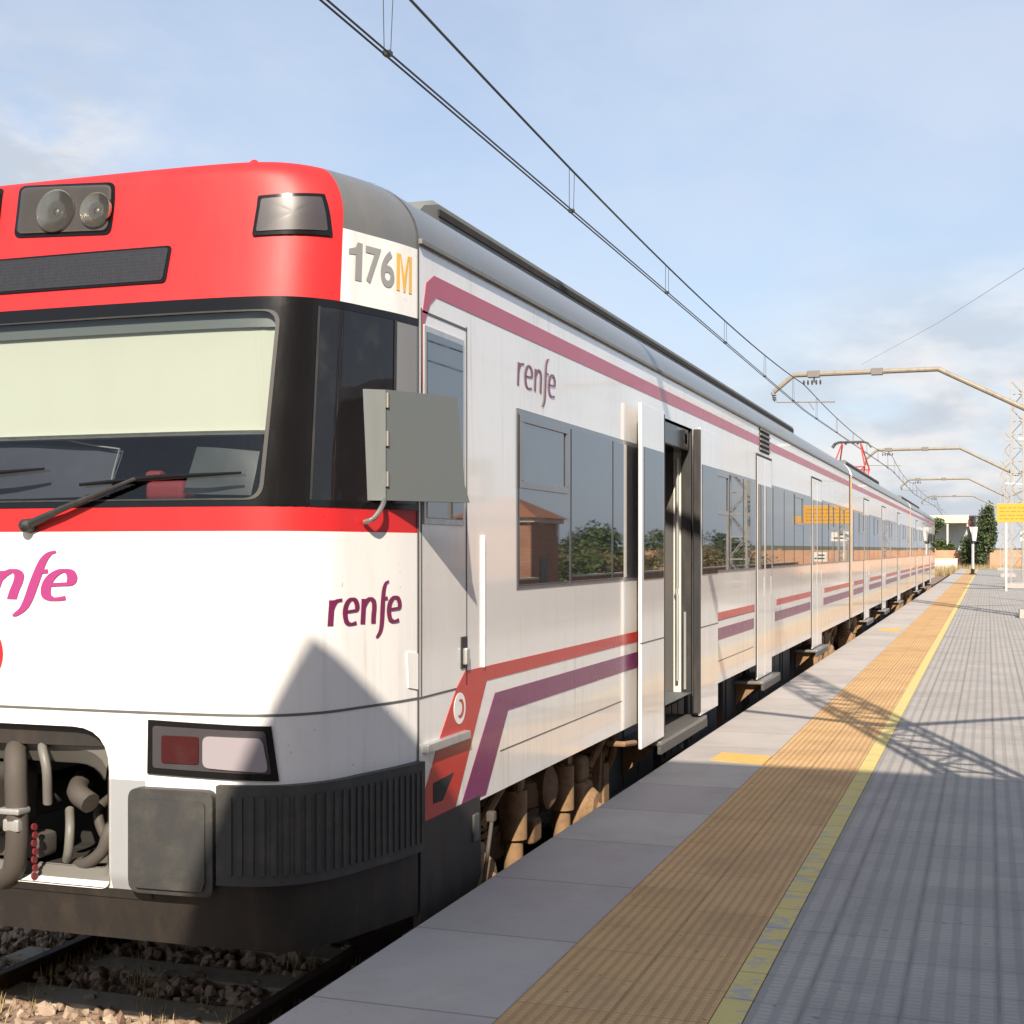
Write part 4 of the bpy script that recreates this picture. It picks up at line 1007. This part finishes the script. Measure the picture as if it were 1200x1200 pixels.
# loose stones and straw by the cab
def stones():
    m = MB(); bm0 = bmesh.new(); bmesh.ops.create_icosphere(bm0, subdivisions=1, radius=1); bv = [v.co.copy() for v in bm0.verts]; bm0.verts.index_update(); bf = [[v.index for v in f.verts] for f in bm0.faces]; bm0.free()
    for _ in range(5200):
        x, y = rnd.uniform(XC - 1.9, EDGE + .1), rnd.uniform(4.2, 10.5); r = rnd.uniform(.018, .048)
        if abs((y - 4.62) / .6 - round((y - 4.62) / .6)) * .6 < .11 and abs(x - XC) < 1.25 and rnd.random() < .8: continue
        e = Matrix.Rotation(rnd.uniform(0, 6.28), 3, Vector((rnd.uniform(-1, 1), rnd.uniform(-1, 1), rnd.uniform(-1, 1))).normalized()); sx, sy, sz_ = rnd.uniform(.7, 1.4), rnd.uniform(.7, 1.2), rnd.uniform(.5, .9)
        m.add([e @ Vector((v.x * sx * r * rnd.uniform(.8, 1.2), v.y * sy * r * rnd.uniform(.8, 1.2), v.z * sz_ * r)) + Vector((x, y, -.80 + r * rnd.uniform(.1, .7))) for v in bv], bf)
    build('ballast_stones', m, 'stone', None, 0, kind='stuff')
stones()
def blades(name, pts, h, mat, per=26):
    m = MB()
    for (x, y, z) in pts:
        for _ in range(per):
            a = rnd.uniform(0, 6.28); l = h * rnd.uniform(.4, 1.1); dx, dy = math.cos(a), math.sin(a); o = rnd.uniform(0, .12); w = .004 * h / .3 + .001
            b = Vector((x + dx * o, y + dy * o, z)); t = b + Vector((dx * l * rnd.uniform(.1, .6), dy * l * rnd.uniform(.1, .6), l)); q = Vector((-dy, dx, 0)) * w
            md = b.lerp(t, .55) + Vector((0, 0, l * .1)); m.add([b - q, b + q, md + q * .7, t, md - q * .7], [(0, 1, 2, 3, 4)])
    return build(name, m, mat, None, 0, kind='stuff')
blades('dry_grass', [(rnd.uniform(XC - 1.4, XC + 1.3), rnd.uniform(5.5, 7.4), -.80) for _ in range(60)], .13, 'straw', 14)
blades('weeds', [(rnd.uniform(-9, 6), rnd.uniform(137, 158), -.95) for _ in range(420)], 1.3, 'straw', 16)

# ================================================================== OVERHEAD LINE
MX = 1.25
def portal(label):
    t = thing('catenary_portal', label, 'catenary mast', (MX, 0, 0), 'overhead line portals along the platform')
    m = MB(); w = .26; hh = 9.6
    for sx in (-1, 1):
        for sy in (-1, 1): m.box(MX + sx * w - .03, MX + sx * w + .03, sy * .2 - .03, sy * .2 + .03, 0, hh)
    z = .25; k = 0
    while z < hh - .5:
        for sy in (-1, 1): m.tube([(MX + (-w if k % 2 else w), sy * .2, z), (MX + (w if k % 2 else -w), sy * .2, z + .62)], .02, 5); m.box(MX - w, MX + w, sy * .2 - .012, sy * .2 + .012, z - .02, z + .02)
        for sx in (-1, 1): m.tube([(MX + sx * w, (-.2 if k % 2 else .2), z), (MX + sx * w, (.2 if k % 2 else -.2), z + .62)], .018, 5)
        z += .62; k += 1
    build('mast', m, 'galv', t, 30)
    m = MB(); m.box(MX - .5, MX + .5, -.42, .42, -.02, .22, .03); build('footing', m, 'slab', t)
    m = MB(); m.tube([(MX, 0, 5.2), (-1.24, 0, 6.5), (-4.98, 0, 6.5), (-5.55, 0, 6.05)], .068, 10)
    ar = build('arm', m, 'arm_steel', t, 30)
    for ca, cb in ((-4.62, -4.30), (-2.95, -2.65)): m = MB(); m.box(ca, cb, -.105, .105, 6.41, 6.59, .01); build('clamp', m, 'steady', ar)
    m = MB()
    for k in range(5): m.lathe((-4.72 + k * .11, 0, 6.28), (1, 0, 0), [(-.03, .03), (-.01, .08), (.02, .05)], 12)
    m.tube([(-4.45, 0, 6.5), (-4.45, 0, 6.28)], .02)
    build('insulator', m, 'porcelain', t, 40)
    m = MB(); m.tube([(MX, 0, 5.2), (3.7, 0, 6.5), (6.2, 0, 6.5), (6.7, 0, 6.1)], .068, 10); build('arm', m, 'arm_steel', t, 30)
    m = MB(); m.tube([(-5.5, 0, 5.92), (-5.45, 0, 5.78), (-3.9, .05, 5.74)], .02, 6); m.tube([(-4.6, 0, 5.76), (-4.45, 0, 5.53)], .012, 5); m.tube([(-5.6, 0, 6.05), (-5.5, 0, 5.78)], .018, 5)
    for k in range(3): m.lathe((-5.52, 0, 5.95 - k * .06), (0, 0, 1), [(0, .03), (.02, .07), (.04, .03)], 10)
    build('steady_arm', m, 'steady', t, 40)
    return t
PY = [7.0, 37.6, 67.0, 95.6, 126.0]
PLAB = ['lattice portal mast standing just outside the frame, its shadow across the sunlit platform', 'portal with the large bent arm right over the train, nearest in view', 'second portal beyond the bent arm, its lattice mast behind the yellow board', 'third portal, small bent arm above the rear of the train', 'farthest portal, near the end of the platform']
P0_ = portal(PLAB[0]); P0_.location.y = PY[0]
for y, lb in zip(PY[1:], PLAB[1:]):
    c = copy_tree(P0_); c.location.y = y; c['label'] = lb
ol = thing('overhead_line', 'overhead contact and carrier wires with thin droppers above the train', 'overhead wire', (XC, 40, 5.5))
ys = [-22.5] + PY + [156, 190]; stag = [-.26, .14, -.26, .14, -.26, .14, -.26, .14]
def wx(y):
    i = max(k for k in range(len(ys) - 1) if ys[k] <= y); t = (y - ys[i]) / (ys[i + 1] - ys[i]); return XC + stag[i] + (stag[i + 1] - stag[i]) * t, t
def wm(y): x, t = wx(y); return 6.22 - 1.25 * t * (1 - t)
Yall = [ys[0] + (ys[-1] - ys[0]) * k / 160 - .001 for k in range(1, 161)]
for d in (-.022, .022):
    m = MB(); m.tube([(wx(y)[0] + d, y, 5.52) for y in Yall], .0085, 6); build('contact_wire', m, 'copper', ol, 60)
m = MB(); m.tube([(wx(y)[0], y, wm(y)) for y in Yall], .0125, 6); build('carrier_wire', m, 'copper', ol, 60)
for i in range(1, len(ys) - 2):
    for k in range(6):
        y = ys[i] + (ys[i + 1] - ys[i]) * (k + .5) / 6; x = wx(y)[0]; m = MB()
        m.tube([(x, y - .10, wm(y)), (x - .02, y - .03, 5.53)], .0035, 4); m.tube([(x, y + .10, wm(y)), (x + .02, y + .0, 5.53)], .0035, 4); m.box(x - .03, x + .03, y - .04, y + .02, 5.51, 5.545)
        build('dropper', m, 'copper', ol, 0)
o2 = thing('overhead_line', 'contact and carrier wires over the second track, mirrored in the train windows', 'overhead wire', (5.4, 40, 5.5))
m = MB(); m.tube([(5.4 + wx(y)[0] - XC, y, 5.52) for y in Yall], .012, 6); build('contact_wire', m, 'copper', o2, 60)
m = MB(); m.tube([(5.4 + wx(y)[0] - XC, y, wm(y)) for y in Yall], .014, 6); build('carrier_wire', m, 'copper', o2, 60)
for i in range(1, 4):
    for k in range(6):
        y = ys[i] + (ys[i + 1] - ys[i]) * (k + .5) / 6; x = 5.4 + wx(y)[0] - XC; m = MB(); m.tube([(x, y, wm(y)), (x, y, 5.53)], .005, 4); build('dropper', m, 'copper', o2, 0)
m = MB(); m.tube([at_depth(1010, 427, 60), at_depth(1100, 378, 40), at_depth(1210, 308, 26)], .0045, 5); sw = build('span_wire', m, 'copper', None, 60); tag(sw, 'thin span wire slanting across the open sky on the right', 'overhead wire')

# ================================================================== PLATFORM FURNITURE
SY = 61.6
t = thing('yellow_signboard', 'long yellow signboard on two thin posts across the platform', 'sign', (1.4, SY, 0))
m = MB(); m.box(.34, 2.5, SY - .05, SY + .05, 2.92, 3.72, .01); bd = build('board', m, 'sign_yellow', t)
m = MB()
for z in (3.52, 3.36, 3.20, 3.05):
    x = .46
    while x < 2.35:
        w = rnd.uniform(.08, .3); m.box(x, min(x + w, 2.4), SY - .056, SY - .052, z, z + .035); x += w + .06
build('faded_writing', m, 'sign_text', bd, 0)
for x in (.72, 2.1): m = MB(); m.cyl((x, SY, 0), (x, SY, 2.93), .045, 12); build('post', m, 'post_white', t)
m = MB(); m.box(2.54, 2.95, SY - .04, SY + .04, 2.86, 3.24, .01); build('small_panel', m, 'sign_yellow', t)
def signal(x, y):
    t = thing('platform_signal', 'black and white track signal on a white post beside the yellow line', 'signal', (x, y, 0))
    m = MB(); m.cyl((x, y, .35), (x, y, 2.2), .10, 14); build('post', m, 'post_white', t)
    m = MB(); m.cyl((x, y, 0), (x, y, .4), .13, 14); m.box(x - .25, x + .25, y - .25, y + .25, 0, .08, .02); build('base', m, 'signal_black', t)
    m = MB(); m.prism([(x - .42, y - .06, 3.45), (x + .38, y - .06, 3.45), (x + .30, y - .06, 2.5), (x + .1, y - .06, 2.2), (x - .12, y - .06, 2.2), (x - .34, y - .06, 2.6)], (0, .12, 0)); hd = build('screen', m, 'signal_black', t, 0)
    m = MB(); m.prism([(x - .22, y - .07, 3.42), (x + .34, y - .07, 3.42), (x + .22, y - .07, 2.42), (x, y - .07, 2.42)], (0, .009, 0)); build('white_wedge', m, 'post_white', hd, 0)
    m = MB(); m.box(x - .28, x + .22, y - .12, y + .2, 3.48, 4.25, .06)
    for z in (3.66, 4.05): m.lathe((x - .03, y - .12, z), (0, -1, 0), [(0, .11), (.12, .12), (.12, .10), (.02, .09)], 16)
    build('lamp_head', m, 'signal_black', t)
    m = MB()
    for z in (3.66, 4.05): m.lathe((x - .03, y - .125, z), (0, -1, 0), [(0, .085), (.015, .07), (.02, .01)], 16)
    build('lens', m, 'red_lens', t)
    m = MB(); m.box(x - .34, x - .28, y - .1, y + .1, 3.45, 3.95); build('red_plate', m, 'panto_red', t)
signal(-1.05, 104)
def post(x, y, h, label, head=True):
    t = thing('lamp_post', label, 'lamp post', (x, y, 0), 'lamp posts on the platform')
    m = MB(); m.tube([(x, y, 0), (x, y, h * .5), (x, y, h)], [.075, .055, .04], 10); build('post', m, 'galv', t)
    m = MB(); m.tube([(x, y, h - .05), (x - .3, y, h + .08), (x - .8, y, h + .1)], .025); m.box(x - 1.25, x - .75, y - .1, y + .1, h + .06, h + .16, .03); build('lantern', m, 'post_white', t)
post(2.15, 47, 5.2, 'slim grey lamp post on the platform, nearer one'); post(2.1, 78, 5.2, 'slim grey lamp post on the platform beyond the yellow board')
def board(x, y, w, h, z, label, mat='post_white'):
    t = thing('notice_board', label, 'sign', (x, y, 0), 'small signs on posts at the right')
    for q in (-.4, .4): m = MB(); m.cyl((x + w * q, y, 0), (x + w * q, y, z + h), .03); build('post', m, 'galv', t)
    m = MB(); m.box(x - w / 2, x + w / 2, y - .06, y - .034, z, z + h, .006); build('panel', m, mat, t)
    m = MB(); m.box(x - w * .35, x + w * .35, y - .066, y - .062, z + h * .25, z + h * .4); m.box(x - w * .35, x + w * .1, y - .066, y - .062, z + h * .6, z + h * .75); build('dark_bars', m, 'signal_black', t, 0)
board(1.95, 72, .9, .5, 2.2, 'small white notice on two posts under the yellow board'); board(2.3, 66, .7, .45, 1.2, 'low white notice on two posts near the right edge')
# dark platform-number plate seen in the first window
t = thing('platform_number_sign', 'dark plate with a white number 3 hanging from a slim post', 'sign', (2.6, 20.5, 0))
m = MB(); m.cyl((2.95, 20.5, 0), (2.95, 20.5, 3.4), .04); build('post', m, 'galv', t)
m = MB(); m.box(2.2, 2.9, 20.46, 20.54, 2.5, 3.2, .01); pl = build('plate', m, 'mirror_grey', t)
V, Fc = font_mesh('3', .02); m = MB(); m.add([(2.38 + v.x * .42, 20.452, 2.62 + v.y * .42) for v in V], Fc); build('number', m, 'front_white', pl, 0)

# ================================================================== STATION BUILDING (behind the camera; it throws the shade)
t = thing('station_building', 'ochre station building with a canopy, behind the photographer', 'building', (4, -10, 0))
BX, BY, BH = 1.62, -2.20, 10.0
m = MB(); m.box(BX + .001, 34, -22, BY, -.9, BH - .3); bw = build('wall', m, 'plaster', t)
m = MB(); m.box(BX, 34.3, -22.3, BY + .02, BH - .3, BH, .02); build('roof', m, 'tile_roof', t)
m = MB(); m.box(-.88, BX, -22, -.70, 5.75, 6.0, .01); build('canopy', m, 'galv', t)
for y in (-3.5, -9, -15): m = MB(); m.cyl((-.6, y, 0), (-.6, y, 5.75), .09, 14); build('canopy_column', m, 'galv', t)
for k in range(3):
    f = MB(); y = -5 - 5 * k; f.box(BX - .04, BX + .002, y - .7, y + .7, 1.0, 3.2, .01); w = build('window', f, 'post_white', t)
    p = MB(); p.box(BX - .05, BX - .038, y - .6, y + .6, 1.1, 3.1); build('pane', p, 'glass', w)

# ================================================================== SURROUNDINGS
def hut():
    t = thing('brick_hut', 'small red brick hut with white trim beyond the tracks', 'hut', (15, 58, -.95))
    m = MB(); m.box(13.4, 16.6, 56, 60, -.95, 2.95); build('wall', m, 'brick', t)
    m = MB(); m.box(13.2, 16.8, 55.8, 60.2, 2.95, 3.15, .02); build('trim', m, 'white_wall', t)
    m = MB(); m.add([(13.0, 55.6, 3.15), (17.0, 55.6, 3.15), (17.0, 60.4, 3.15), (13.0, 60.4, 3.15), (15, 58, 4.2)], [(0, 1, 4), (1, 2, 4), (2, 3, 4), (3, 0, 4), (3, 2, 1, 0)]); build('roof', m, 'tile_roof', t, 0)
    f = MB(); f.box(13.36, 13.405, 57.2, 58.2, -.9, 1.4); build('door', f, 'mirror_grey', t)
hut()
def crown(m, c, rx, rz, n, size, rr):
    lobes = [(Vector((rr.uniform(-.55, .55) * rx, rr.uniform(-.55, .55) * rx, rr.uniform(-.6, .75) * rz)), rr.uniform(.3, .55)) for _ in range(9)]
    for _ in range(n):
        o, r = rr.choice(lobes); d = Vector((rr.gauss(0, 1), rr.gauss(0, 1), rr.gauss(0, 1))).normalized() * rr.random() ** .45
        p = c + o + Vector((d.x * rx * r * 1.2, d.y * rx * r * 1.2, d.z * rz * r * 1.2))
        a = Vector((rr.gauss(0, 1), rr.gauss(0, 1), rr.gauss(0, .7))).normalized(); b = a.orthogonal().normalized(); b = Matrix.Rotation(rr.uniform(0, 6.28), 3, a) @ b; s = size * rr.uniform(.5, 1.3)
        m.add([p - a * s, p + b * s * .5, p + a * s, p - b * s * .5], [(0, 1, 2, 3)])
def tree(x, y, h, rx, rz, label, cat='tree', mat='leaf_dark', n=2600, size=.16, grp=None, name='tree', cz=None, z0=-.95):
    rr = random.Random(int(x * 31 + y * 7)); t = thing(name, label, cat, (x, y, z0), grp)
    m = MB(); top = h - rz * .5; m.tube([(x, y, z0), (x + .1, y, z0 + top * .4), (x - .05, y, z0 + top)], [.05 * h * .5, .04 * h * .5, .012 * h], 8)
    for k in range(6):
        a = rr.uniform(0, 6.28); z = z0 + top * rr.uniform(.4, .8); m.tube([(x, y, z), (x + math.cos(a) * rx * .4, y + math.sin(a) * rx * .4, z + rz * .3), (x + math.cos(a) * rx * .7, y + math.sin(a) * rx * .7, z + rz * .5)], [.014 * h, .009 * h, .003 * h], 5)
    build('trunk', m, 'bark', t)
    m = MB(); crown(m, Vector((x, y, z0 + (cz if cz else h - rz))), rx, rz, n, size, rr); build('crown', m, mat, t, 0)
p = at_depth(1157, 640, 150); 
tree(p.x, p.y, 9.2, 1.15, 4.6, 'tall narrow dark evergreen behind the track signal', n=4200, size=.2, name='evergreen_tree', grp='trees beyond the platform end')
tree(p.x - 1.7, p.y + 4, 5.9, 1.3, 2.9, 'lower dark evergreen crowding the tall one on its left', n=3000, size=.2, name='evergreen_tree', grp='trees beyond the platform end')
p = at_depth(1092, 640, 190)
tree(p.x, p.y, 7.0, 1.9, 1.3, 'umbrella shaped pine above the end of the train', n=2200, size=.22, name='pine_tree', grp='trees beyond the platform end')
p = at_depth(1113, 640, 170); tree(p.x, p.y, 4.2, 1.0, 1.8, 'bushy green tree in front of the cream house', mat='leaf', n=1800, size=.18, name='bushy_tree', grp='trees beyond the platform end')
p = at_depth(1101, 640, 172); tree(p.x, p.y, 4.0, 1.1, 1.5, 'rounded tree behind the brick wall, left of the bushy one', mat='leaf', n=1800, size=.18, name='bushy_tree', grp='trees beyond the platform end')
# walls and a house beyond the platform end
def far_wall():
    t = thing('brick_wall', 'long orange brick wall beyond the end of the platform', 'wall', (-3, 164, -.95))
    m = MB(); m.box(-14, 42, 164, 164.3, -.95, 1.75); build('wall', m, 'brick_far', t, 0)
    m = MB()
    for x in range(-14, 42, 4): m.box(x, x + .35, 163.93, 164.37, -.95, 1.95)
    build('pier', m, 'brick_far', t, 0)
    t = thing('white_wall', 'low whitewashed wall in front of the orange brick one', 'wall', (-6, 158, -.95))
    m = MB(); m.box(-13, -3.2, 158, 158.25, -.95, .75); build('wall', m, 'white_wall', t, 0)
    m = MB(); m.box(-13.05, -3.15, 157.95, 158.3, .75, .85); build('coping', m, 'cream_wall', t)
far_wall()
def house(x0, x1, y0, y1, h, label, mat='cream_wall', rise=1.0):
    t = thing('house', label, 'house', ((x0 + x1) / 2, (y0 + y1) / 2, -.95), 'houses beyond the wall')
    m = MB(); m.box(x0, x1, y0, y1, -.95, h); build('wall', m, mat, t)
    m = MB(); xm = (x0 + x1) / 2; m.add([(x0 - .3, y0 - .3, h), (x1 + .3, y0 - .3, h), (x1 + .3, y1 + .3, h), (x0 - .3, y1 + .3, h), (x0, (y0 + y1) / 2, h + rise), (x1, (y0 + y1) / 2, h + rise)], [(0, 1, 5, 4), (2, 3, 4, 5), (1, 2, 5), (3, 0, 4), (3, 2, 1, 0)]); build('roof', m, 'tile_roof' if rise > .6 else 'cream_wall', t, 0)
    n = max(1, int((x1 - x0) / 3))
    for k in range(n):
        xx = x0 + (k + .5) * (x1 - x0) / n; f = MB(); f.box(xx - .55, xx + .55, y0 - .04, y0 + .01, h - 2.6, h - 1.1); w = build('window', f, 'white_wall', t); q = MB(); q.box(xx - .45, xx + .45, y0 - .055, y0 - .042, h - 2.5, h - 1.2); build('pane', q, 'glass', w)
def shed():
    p = at_depth(1112, 600, 200); x0, x1, y0, y1 = p.x - 3.2, p.x + 2.8, p.y, p.y + 6
    t = thing('open_shed', 'cream flat roofed shed on posts above the orange brick wall', 'shed', (p.x, p.y + 3, -.95))
    m = MB(); m.box(x0, x1, y0, y1, 5.75, 6.9, .03); build('roof', m, 'cream_wall', t)
    m = MB(); m.box(x0 + .4, x1 - .4, y1 - .3, y1 - .1, -.95, 5.75); build('wall', m, 'pale_sheet', t)
    for x in (x0 + .2, (x0 + x1) / 2, x1 - .2): m = MB(); m.box(x - .12, x + .12, y0 + .2, y0 + .44, -.95, 5.75); build('post', m, 'white_wall', t)
shed()
house(-34, -20, 190, 200, 6, 'pale house behind the train, mostly hidden by its side'); 
SHR = [(17.4, 27), (15.6, 33), (18, 38.5), (20, 47), (16, 51), (19.5, 65), (15.4, 66), (17.2, 73), (16, 81), (17.5, 90), (15.5, 100), (17, 112), (16, 126)]
SHL = ['nearest', 'second', 'third', 'fourth', 'fifth', 'sixth', 'seventh', 'eighth', 'ninth', 'tenth', 'eleventh', 'twelfth', 'last']
for i, (x, y) in enumerate(SHR):
    rr = random.Random(i); h = rr.uniform(2.3, 3.2)
    tree(x, y, h, rr.uniform(2.3, 3.4), h * .48, SHL[i] + ' shrub along the far side of the second and third tracks', 'shrub', ['leaf', 'leaf_dry', 'leaf_dry'][i % 3], 1300, .17, 'shrubs mirrored in the train windows', 'shrub')
for i, (x, y, h) in enumerate([(24, 62, 3.6), (27, 74, 4.2), (25, 86, 3.8), (29, 98, 4.6), (26, 112, 4.4), (31, 126, 5.0), (27, 142, 4.8), (24, 158, 4.6)]):
    tree(x, y, h, 3.2, h * .42, ['nearest', 'second', 'third', 'fourth', 'fifth', 'sixth', 'seventh', 'farthest'][i] + ' roadside tree behind the shrubs, right of the far tracks', 'tree', ['leaf', 'leaf_dark'][i % 2], 1300, .26, 'trees behind the shrubs', 'bushy_tree')
t = thing('depot_building', 'brown brick depot building beyond the far tracks, level with the train cab', 'building', (16, 17, -.95))
m = MB(); m.box(13.5, 19, 12, 21.5, -.95, 5.0); build('wall', m, 'brick', t)
m = MB(); m.box(13.2, 19.3, 11.7, 21.8, 5.0, 5.25, .02); build('roof', m, 'white_wall', t)
for yy in (14, 19): f = MB(); f.box(13.44, 13.505, yy - .6, yy + .6, 1.6, 3.4, .01); w = build('window', f, 'white_wall', t); q = MB(); q.box(13.43, 13.442, yy - .5, yy + .5, 1.7, 3.3); build('pane', q, 'glass', w)
t = thing('boundary_wall', 'low red brick boundary wall behind the far tracks', 'wall', (13, 60, -.95))
m = MB(); m.box(12.9, 13.15, 5, 55.4, -.95, .5); m.box(12.9, 13.15, 60.6, 140, -.95, .5); build('wall', m, 'brick', t, 0)
m = MB(); m.box(12.84, 13.21, 5, 55.4, .5, .58); m.box(12.84, 13.21, 60.6, 140, .5, .58); build('coping', m, 'white_wall', t, 0)
# low hills on the horizon
def hills():
    m = MB(); n = 90; V = []; rr = random.Random(3); hs = [rr.uniform(1, 6) for _ in range(n + 1)]
    for _ in range(3): hs = [(hs[max(0, i - 1)] + hs[i] + hs[min(n, i + 1)]) / 3 for i in range(n + 1)]
    for i in range(n + 1):
        a = R(-70 + 140 * i / n); d = 900
        V += [(d * math.sin(a), d * math.cos(a), -1), ((d + 60) * math.sin(a), (d + 60) * math.cos(a), hs[i]), ((d + 300) * math.sin(a), (d + 300) * math.cos(a), hs[i] * .6)]
    m.add(V, [(3 * i + k, 3 * i + 3 + k, 3 * i + 4 + k, 3 * i + 1 + k) for i in range(n) for k in range(2)])
    mm = bpy.data.materials.new('far_hill'); tt = NT(mm); g = tt.geo(); tt.out(tt.mix(tt.noise(g, .02, 5), (.10, .11, .07), (.16, .14, .09)), .95); M['hill'] = mm
    build('hills', m, 'hill', None, 60, kind='structure')
hills()

# ================================================================== LIGHT, SKY, CAMERA
sun = bpy.data.lights.new('sun', 'SUN'); sun.energy = 5.0; sun.angle = R(.53); sun.color = (1.0, .885, .74)
so = bpy.data.objects.new('sun', sun); COL.objects.link(so); so.rotation_euler = SUN.to_track_quat('-Z', 'Y').to_euler(); so.location = (20, -60, 60)
w = bpy.data.worlds.new('World'); sc.world = w; w.use_nodes = True; nt = w.node_tree
class WT(NT):
    def __init__(s, w): s.t = w.node_tree; s.n = s.t.nodes; s.l = s.t.links; s.n.clear()
t = WT(w)
sky = t.add('ShaderNodeTexSky', sky_type='NISHITA'); sky.sun_disc = False
sky.sun_elevation = math.asin(-SUN.z); sky.sun_rotation = math.atan2(-SUN.x, -SUN.y); sky.air_density = 1.0; sky.dust_density = 1.5; sky.ozone_density = 1.0
dirv = t.add('ShaderNodeTexCoord').outputs['Generated']; o = t.xyz(dirv)
el = t.math('MAXIMUM', o[2], .02)
cv = t.add('ShaderNodeCombineXYZ')
t.l.new(t.math('DIVIDE', o[0], t.math('ADD', el, .18)), cv.inputs[0]); t.l.new(t.math('DIVIDE', o[1], t.math('ADD', el, .18)), cv.inputs[1]); t.l.new(t.math('MULTIPLY', o[2], 2.0), cv.inputs[2])
n1 = t.noise(t.scaled(cv.outputs[0], 1.0, .7, 1), 1.15, 8, .58)
n2 = t.noise(t.scaled(dirv, 1, 1, 2.2), 5.5, 7, .55)
veil = t.ramp(n1, .36, .74)
def blob(px, py, r, soft):
    d = Vector(at_depth(px, py, 1.0)) - Vector((0, 0, H)); d.normalize()
    vm = t.add('ShaderNodeVectorMath', operation='DISTANCE'); t.l.new(t.scaled(dirv, 1, 1, 1.35), vm.inputs[0]); vm.inputs[1].default_value = (d.x, d.y, d.z * 1.35)
    return t.math('SUBTRACT', 1.0, t.ramp(vm.outputs['Value'], r - soft, r + soft))
c1 = t.math('MULTIPLY', blob(1140, 535, .15, .09), t.ramp(n2, .26, .46))
c2_ = t.math('MULTIPLY', blob(30, 170, .085, .07), t.ramp(n2, .36, .56))
cum = t.math('MINIMUM', t.math('ADD', c1, c2_), 1.0)
lowhaze = t.math('SUBTRACT', 1.0, t.ramp(o[2], .0, .30))
skyc = t.add('ShaderNodeVectorMath', operation='SCALE'); t.l.new(sky.outputs[0], skyc.inputs[0]); skyc.inputs[3].default_value = .10
base = t.mix(t.math('MULTIPLY_ADD', veil, .42, .34), skyc.outputs[0], (.43, .48, .57))
base = t.mix(t.math('MULTIPLY', lowhaze, .5), base, (.40, .46, .56))
cc = t.mix(t.ramp(t.noise(t.scaled(dirv, 1, 1, 2.6), 9.0, 6, .55), .38, .62), (.37, .40, .445), (.56, .545, .54))
base = t.mix(t.math('MULTIPLY', cum, .92), base, cc)
bg = t.add('ShaderNodeBackground'); t.l.new(base, bg.inputs[0]); bg.inputs[1].default_value = 1.0
ow = t.add('ShaderNodeOutputWorld'); t.l.new(bg.outputs[0], ow.inputs[0])

cam = bpy.data.cameras.new('camera'); co = bpy.data.objects.new('camera', cam); COL.objects.link(co); sc.camera = co
cam.sensor_width = 36; cam.lens = 36 * F / 1200; cam.shift_y = (VY - 600) / 1200; cam.clip_end = 6000; cam.clip_start = .05
co.location = (0, 0, H); co.rotation_euler = (R(90), 0, TH)
vs_ = sc.view_settings; vs_.view_transform = 'Standard'; vs_.look = 'None'; vs_.exposure = .72; vs_.gamma = 1.0
